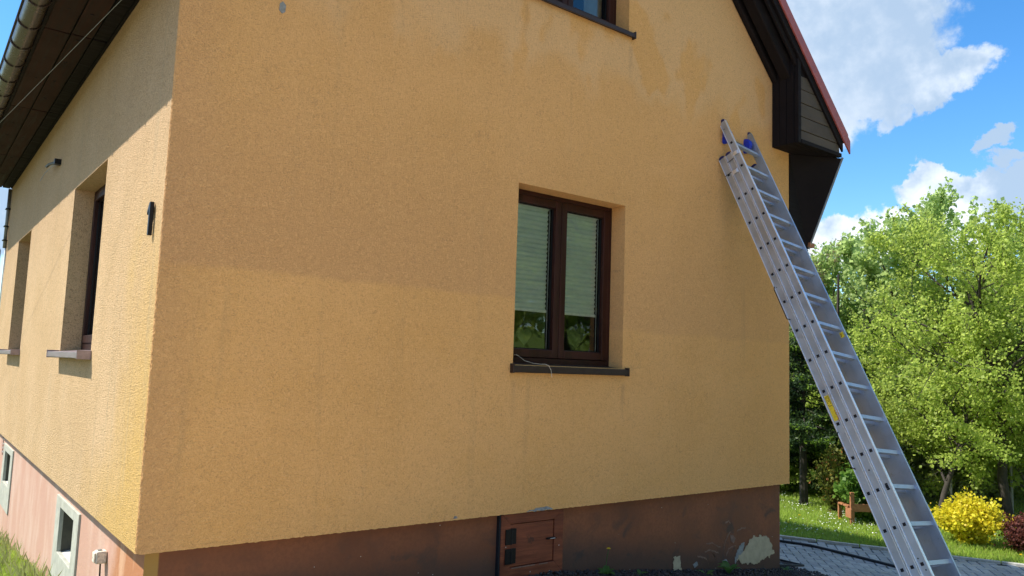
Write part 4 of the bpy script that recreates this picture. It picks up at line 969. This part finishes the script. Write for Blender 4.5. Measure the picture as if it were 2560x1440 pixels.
def grow(segs, tips, p, d, L, r, lvl, maxl, spread, up, R, kids, r_end=.35):
    n_ = 5 if lvl < 2 else 3; pts = [Vector(p)]; dd_ = Vector(d).normalized(); st_ = L / n_
    for i in range(n_):
        dd_ = (dd_ + Vector((R.gauss(0, .12), R.gauss(0, .12), R.gauss(0, .10) + up * .12))).normalized(); pts.append(pts[-1] + dd_ * st_)
    rs = [r * (1 - (1 - r_end) * i / n_) for i in range(n_ + 1)]; segs.append((pts, rs, lvl))
    if lvl >= maxl:
        for i in range(1, n_ + 1): tips.append(pts[i]); tips.append((pts[i] + pts[i - 1]) / 2)
        return
    if lvl == maxl - 1: tips.extend(pts[2:])
    nk = kids[lvl]
    for k in range(nk):
        f_ = (.22 if lvl == 0 else .15) + (.78 if lvl == 0 else .85) * (k + R.random() * .8) / nk; f_ = min(f_, .99); i = min(int(f_ * n_), n_ - 1); q = pts[i].lerp(pts[i + 1], f_ * n_ - i)
        ax = (pts[i + 1] - pts[i]).normalized(); az = R.uniform(0, 6.283) if lvl else k * 2.4 + R.uniform(-.4, .4); u_ = ax.orthogonal().normalized(); v_ = ax.cross(u_); sp = spread * R.uniform(.75, 1.25)
        nd = ax * math.cos(sp) + (u_ * math.cos(az) + v_ * math.sin(az)) * math.sin(sp)
        grow(segs, tips, q, nd, L * (.62 if lvl == 0 else .58) * R.uniform(.7, 1.15) * (1.15 - .45 * f_), rs[i] * .55, lvl + 1, maxl, spread, up, R, kids, .3)
def tree(name, base, h, r, label, leafm, bark, seed, lpt=7, lsize=.07, spread=.85, up=.5, kids=(9, 6, 5), maxl=3, lean=(0, 0), jit=.09, clear=.0, group=None, cat='tree', squash=1., aspect=.45, tl=.72, shoots=40, wide=1.):
    R = random.Random(seed); segs = []; tips = []
    grow(segs, tips, Vector((0, 0, -.1)), Vector((lean[0], lean[1], 1)), h * tl, r, 0, maxl, spread, up, R, kids)
    mz = max(p.z for p in tips); kz = (h * .93) / mz; kx = kz ** .5 * wide
    segs = [([Vector((p.x * kx, p.y * kx, p.z * kz)) for p in a], b, c) for a, b, c in segs]; tips = [Vector((p.x * kx, p.y * kx, p.z * kz)) for p in tips]
    zt = sorted(p.z for p in tips); hi_ = [p for p in tips if p.z > zt[int(len(zt) * .72)]]; sh = []
    for p in R.sample(hi_, min(shoots, len(hi_))):
        l_ = R.uniform(.2, .5) * h / 6; q = [Vector(p), p + Vector((R.gauss(0, .05), R.gauss(0, .05), l_ * .5)), p + Vector((R.gauss(0, .08), R.gauss(0, .08), l_))]; segs.append((q, [.007, .005, .003], 3))
        for g_ in range(9): f_ = g_ / 8; sh.append(q[0].lerp(q[1], f_ * 2) if f_ < .5 else q[1].lerp(q[2], f_ * 2 - 1))
    root = tag(empty(name, base), label, cat, group)
    s = MB()
    for pts, rs, lvl in segs:
        s.tube([(p.x, p.y, p.z) for p in pts], [max(q, .0025) for q in rs], 8 if lvl == 0 else (5 if lvl == 1 else 3), cap=False)
    s.build('trunk', bark, root, fix=False, smooth=True)
    P = np.array([(p.x, p.y, p.z) for p in tips if p.z > clear]); P = np.repeat(P, lpt, 0); P = P + rng.normal(scale=jit, size=P.shape)
    if sh: Q = np.repeat(np.array([tuple(p) for p in sh]), 6, 0); P = np.concatenate([P, Q + rng.normal(scale=.035, size=Q.shape)])
    leaves_mesh('crown', P, None, lsize, leafm, root, aspect)
    return root
def copy_tree(o, loc, rz, sc_, label, grp=None):
    c = o.copy(); col.objects.link(c); c.location = loc; c.rotation_euler = (0, 0, rz); c.scale = (sc_, sc_, sc_); c['label'] = label
    if grp: c['group'] = grp
    for ch_ in o.children: d_ = ch_.copy(); col.objects.link(d_); d_.parent = c
    return c
def at(u, v, dpt, z=None):
    d_ = CR.T @ np.array([(u - 1280) / FPX, (v - 720) / FPX, 1]); p = CC + d_ * dpt; return (float(p[0]), float(p[1]), float(G(p[0], p[1])) if z is None else z)
tree('fruit_tree', (12.61, .58, -1.05), 5.15, .085, 'large bright green fruit tree with dark trunk at the right edge', M['lime'], M['bark'], 11, 10, .050, .95, .25, (13, 7, 5), lean=(-.03, .02), jit=.055, tl=.70)
tree('fruit_tree', (11.49, 1.16, -1.05), 3.6, .05, 'slim young tree with thin trunk left of the golden shrub', M['lime'], M['bark'], 23, 9, .045, .9, .3, (9, 6, 4), jit=.055, clear=.9)
tree('maple_tree', (14.9, 3.0, -1.05), 5.9, .10, 'tall pale green maple with the highest crown right of the ladder', M['maple'], M['bark'], 5, 8, .070, .62, .9, (11, 6, 5), jit=.06, aspect=.6)
tree('maple_tree', (13.3, 3.75, -1.05), 5.2, .08, 'smaller pale green maple standing close behind the ladder', M['maple'], M['bark'], 8, 6, .065, .6, .9, (10, 5, 4), jit=.06, aspect=.6)
tree('maple_tree', (15.6, 5.0, -1.05), 5.6, .08, 'leftmost pale green maple just beside the dark eave', M['maple'], M['bark'], 52, 5, .08, .65, .8, (12, 6, 4), jit=.07, aspect=.6, wide=1.25)
sap = tree('sapling', (12.9, 2.6, -1.05), 2.6, .03, 'young leafy sapling behind the ladder at the fence', M['lime'], M['barkl'], 71, 8, .055, .9, .3, (12, 5, 4), jit=.06, clear=.1, group='saplings along the wire fence', wide=1.3, shoots=20)
for x, y, a_, k_, lb in ((14.1, .75, 1., 1.1, 'young leafy sapling between the thick trunk and the fruit tree'), (13.9, 2.3, 2.3, 1.25, 'young leafy sapling left of the thick grey trunk'), (14.9, -.5, 3.9, 1.2, 'young leafy sapling at the far right behind the fence'), (13.4, 3.4, 5., 1.15, 'young leafy sapling at the left end of the wire fence')):
    copy_tree(sap, (x, y, -1.05), a_, k_, lb)
tree('rowan_tree', (12.6, 4.15, -1.05), 5.2, .055, 'sparse bronze leafed tree between house eave and maples', M['rowan'], M['barkl'], 3, 3, .036, .5, 1.0, (10, 6, 4), jit=.03, shoots=14)
tree('pear_tree', (13.73, 1.49, -1.05), 4.6, .13, 'thick grey barked tree behind the golden shrub', M['lime'], M['barkl'], 31, 6, .050, .9, .35, (12, 6, 5), jit=.06)
tree('fruit_tree', (14.3, .1, -1.05), 5.2, .09, 'broad fruit tree behind the wire fence at far right', M['lime'], M['bark'], 44, 5, .055, .9, .3, (12, 7, 5), jit=.06)
tree('maple_tree', (17.4, 1.5, -1.05), 6.1, .1, 'tall maple rearmost between fruit tree and thick grey trunk', M['maple'], M['bark'], 15, 4, .08, .7, .7, (11, 6, 4), jit=.07, aspect=.6)
# conifers
def spruce(base, h, r, label, seed, clear, rad, tips=.25, grp=None):
    R = random.Random(seed); root = tag(empty('spruce_tree', base), label, 'tree', grp); s = MB(); s.tube([(0, 0, -.1), (0, .02, h * .5), (.02, 0, h)], [r, r * .6, .01], 8); P = []; T = []
    z = clear
    while z < h - .1:
        f_ = (z - clear) / (h - clear); L = rad * (1 - f_) ** .8 * R.uniform(.75, 1.15) + .08
        for k in range(5 if f_ < .8 else 4):
            a = R.uniform(0, 6.283); pts = [(0, 0, z)]
            for q in range(1, 6): g_ = q / 5; pts.append((math.cos(a) * L * g_, math.sin(a) * L * g_, z - L * .28 * g_ + L * .16 * g_ * g_ * g_))
            s.tube(pts, [.012, .010, .008, .006, .004, .003], 3, cap=False)
            for q in range(int(70 * L / rad) + 12):
                g_ = R.random() ** .7; i = min(int(g_ * 5), 4); a0, b0 = Vector(pts[i]), Vector(pts[i + 1]); p = a0.lerp(b0, g_ * 5 - i); wd = .24 * L * (1.1 - g_) + .03
                off = R.uniform(-1, 1) * wd; p = p + Vector((-math.sin(a) * off, math.cos(a) * off, -abs(off) * .25 + R.gauss(0, .015)))
                (T if (g_ > .75 or abs(off) > wd * .8) and R.random() < tips else P).append(p)
        z += .115
    s.build('trunk', M['bark'], root, fix=False); P = np.repeat(np.array(P), 4, 0) + rng.normal(scale=.02, size=(len(P) * 4, 3)); leaves_mesh('crown', P, None, .075, M['spruce'], root, .16, .1)
    if T: T = np.repeat(np.array(T), 3, 0) + rng.normal(scale=.015, size=(len(T) * 3, 3)); leaves_mesh('fresh_growth', T, None, .06, M['sprtip'], root, .25, .1)
    return root
spruce((10.9, 3.0, -1.05), 3.1, .075, 'dark spruce with light green tips between house corner and ladder', 4, 1.0, 1.05, .5)
spruce((11.9, 4.3, -1.05), 2.5, .07, 'shaded dark spruce beside the house corner behind the lawn', 9, .25, 1.1, .15)
spruce((12.6, 3.1, -1.05), 2.6, .06, 'dark spruce seen through and behind the ladder', 19, .7, .9, .2)
# shrubs
def shrub(name, base, w_, h, label, leafm, seed, n_, lsize, stems=26, aspect=.45):
    R = random.Random(seed); root = tag(empty(name, base), label, 'shrub'); s = MB(); P = []
    for k in range(stems):
        a = R.uniform(0, 6.283); rr = w_ * .5 * math.sqrt(R.random()); hh = h * (1 - .45 * (rr / (w_ * .5)) ** 2) * R.uniform(.75, 1.08); e = Vector((math.cos(a) * rr, math.sin(a) * rr, hh)); m0 = Vector((math.cos(a) * rr * .35, math.sin(a) * rr * .35, hh * .55))
        pts = [Vector((math.cos(a) * .03, math.sin(a) * .03, -.03)), m0, e]; s.tube(pts, [.008, .006, .003], 4, cap=False)
        for q in range(n_ // stems):
            g_ = R.random() ** .55; p = m0.lerp(e, g_ * 2 - 1) if g_ > .5 else pts[0].lerp(m0, g_ * 2); P.append((p.x + R.gauss(0, .055), p.y + R.gauss(0, .055), max(.02, p.z + R.gauss(0, .045))))
    s.build('stems', M['bark'], root, fix=False); leaves_mesh('foliage', P, None, lsize, leafm, root, aspect, -.2); return root
shrub('golden_shrub', (10.15, .14, -1.05), .84, .58, 'golden yellow rounded shrub on the lawn right of the ladder', M['yelbush'], 2, 9000, .045, 60)
shrub('barberry_shrub', (10.28, -.42, -1.05), .62, .40, 'dark red brown low shrub beside the golden shrub', M['redbush'], 3, 5500, .034, 40)
shrub('rose_shrub', (10.7, 2.35, -1.05), .65, 1.0, 'loose rose shrub with reddish shoots behind the wooden bench', M['rosebush'], 5, 2200, .045, 22)
shrub('currant_shrub', (10.35, 1.72, -1.05), .75, .82, 'bright green leafy shrub behind the wooden bench', M['grbush'], 6, 4200, .065, 34, .55)
shrub('low_shrub', (11.7, 4.0, -1.05), 1.3, .55, 'low dark green shrub below the spruces at the lawn end', M['wood_f'], 8, 4200, .06, 40)
# bench
bn = tag(empty('wooden_bench', (9.75, 1.45, -1.05)), 'orange brown wooden bench half hidden behind the ladder foot', 'bench')
bd = Vector((.80, -.60, 0)).normalized(); bp = Vector((.60, .80, 0)); O_ = Vector((9.93, 1.66, -1.07))
def bb(name, ra, rb, rc, par=bn):
    s = MB(); s.obox(O_, bd, bp, Vector((0, 0, 1)), ra, rb, rc); o = s.build(name, M['bench'], par, bevel=.004); return local(bn, o)
bb('post', (0, .055), (0, .04), (-.05, .46)); bb('post', (.95, 1.005), (0, .04), (-.05, .46)); bb('leg', (0, .05), (.40, .44), (-.05, .24)); bb('leg', (.95, 1.0), (.40, .44), (-.05, .24))
bb('seat_board', (-.02, 1.02), (.06, .22), (.24, .265)); bb('seat_board', (-.02, 1.02), (.24, .40), (.24, .265)); bb('back_rail', (.055, .95), (.008, .034), (.19, .30)); bb('side_rail', (-.022, -.001), (-.05, .13), (.10, .235))
# dead branch
s = MB(); s.tube([(10.45, .95, -1.02), (10.6, .8, -.99), (10.72, .62, -1.01), (10.8, .45, -1.03)], [.02, .018, .012, .006], 6); s.tube([(10.6, .8, -.99), (10.62, .62, -.96)], [.01, .005], 5); tag(s.build('fallen_branch', M['stick']), 'dry fallen branch on the grass left of the golden shrub', 'branch')
# fence
fn = tag(empty('wire_fence', (13., 1.2, -1.05)), 'chain link fence with grey posts behind the golden shrub', 'fence')
F0, F1 = Vector((11.95, 2.75, 0)), Vector((14.35, -1.1, 0)); fd = (F1 - F0).normalized(); FL = (F1 - F0).length; s = MB(); hh = 1.05; st_ = .058
k = -int(hh / st_)
while k * st_ < FL:
    for sg in (1, -1):
        x0 = k * st_; x1 = x0 + hh; z0_, z1_ = (0, hh) if sg > 0 else (hh, 0)
        a_, b_ = max(x0, 0), min(x1, FL)
        if b_ > a_:
            za = z0_ + (z1_ - z0_) * (a_ - x0) / hh; zb = z0_ + (z1_ - z0_) * (b_ - x0) / hh; p0 = F0 + fd * a_; p1 = F0 + fd * b_; s.tube([(p0.x, p0.y, -1.02 + za), (p1.x, p1.y, -1.02 + zb)], .0013, 3, cap=False)
    k += 1
o = local(fn, s.build('wire_mesh', M['wire'], fn, fix=False)); o['kind'] = 'stuff'
for hz in (.42, .75, 1.06):
    s = MB(); s.tube([(F0.x, F0.y, -1.02 + hz), (F1.x, F1.y, -1.02 + hz)], .0022, 4); local(fn, s.build('tension_wire', M['wire'], fn))
for f_ in (.05, .33, .52, .83):
    p = F0 + fd * (FL * f_); s = MB(); s.tube([(p.x, p.y, -1.1), (p.x, p.y, .06)], .022, 8); local(fn, s.build('post', M['post'], fn))
# far woodland as a mass with trunks
R = random.Random(77); P = []
for k in range(420):
    dpt = R.uniform(17, 30); u = R.uniform(1880, 2900); c = np.array(at(u, 960, dpt, 0.)); zc = R.uniform(-1.0, 2.6 + (dpt - 17) * .06) if R.random() < .75 else R.uniform(-1, .8); rr = R.uniform(.5, 1.1)
    q = rng.normal(size=(330, 3)) * np.array([rr, rr, rr * .7]) * .6; P.append(q + np.array([c[0], c[1], zc]))
for k in range(70):
    dpt = R.uniform(14.2, 16.5); u = R.uniform(1900, 2800); c = np.array(at(u, 960, dpt, 0.)); rr = R.uniform(.3, .6)
    q = rng.normal(size=(260, 3)) * np.array([rr, rr, rr]) * .6; P.append(q + np.array([c[0], c[1], R.uniform(-.9, -.1)]))
P = np.concatenate(P); P[:, 2] = np.maximum(P[:, 2], -1.05)
ow = leaves_mesh('woodland', P, None, .15, M['wood_f'], None); ow['kind'] = 'stuff'; ow['label'] = 'dense green woodland beyond the garden'
s = MB()
for k in range(34):
    dpt = R.uniform(14.5, 24); c = at(R.uniform(1900, 2800), 960, dpt); l_ = R.uniform(-.3, .3); s.tube([(c[0], c[1], -1.2), (c[0] + l_ * .4, c[1], 1.), (c[0] + l_, c[1], 3.)], [R.uniform(.05, .1), .05, .02], 6)
ot = s.build('woodland_trunks', M['bark'], None, fix=False); ot['kind'] = 'stuff'; ot['label'] = 'thin trunks of the woodland beyond the garden'
# hill ridge beyond
V = []; nh = 90
for i in range(nh):
    a = math.radians(-60 + 300 * i / nh); rr = 300; hgt = 18 + 10 * mnoise.noise(Vector((math.cos(a) * 2, math.sin(a) * 2, 1))); V += [(math.cos(a) * rr, math.sin(a) * rr, -4), (math.cos(a) * (rr + 80), math.sin(a) * (rr + 80), hgt)]
rawmesh('hills', V, [(2 * i, 2 * i + 2, 2 * i + 3, 2 * i + 1) for i in range(nh - 1)], M['wood_f'])['kind'] = 'structure'
# garden trees on the photographer's side: they are what the panes reflect
t0 = tree('garden_tree', (7.5, -10.0, -1.0), 9.0, .15, 'round green tree out in front of the gable mirrored in the ground floor panes', M['wood_f'], M['bark'], 61, 9, .15, .95, .3, (12, 6, 5), jit=.16, group='trees on the near side of the garden')
for k, (x, y, sc_, lb) in enumerate(((11.0, -12.5, 1.05, 'taller green tree right of the mirrored round tree'), (3.6, -12.5, 1.1, 'broad green tree left of the mirrored round tree'), (13.2, -8.8, .95, 'green tree furthest to the right on the near side'), (8.4, -15.5, 1.35, 'tallest green tree behind the mirrored round tree'), (5.6, -9.6, .8, 'small green tree nearest the gable'), (15., -14., 1.3, 'large green tree far back on the near side'))):
    copy_tree(t0, (x, y, -1.0), k * 1.9 + 1, sc_, lb)
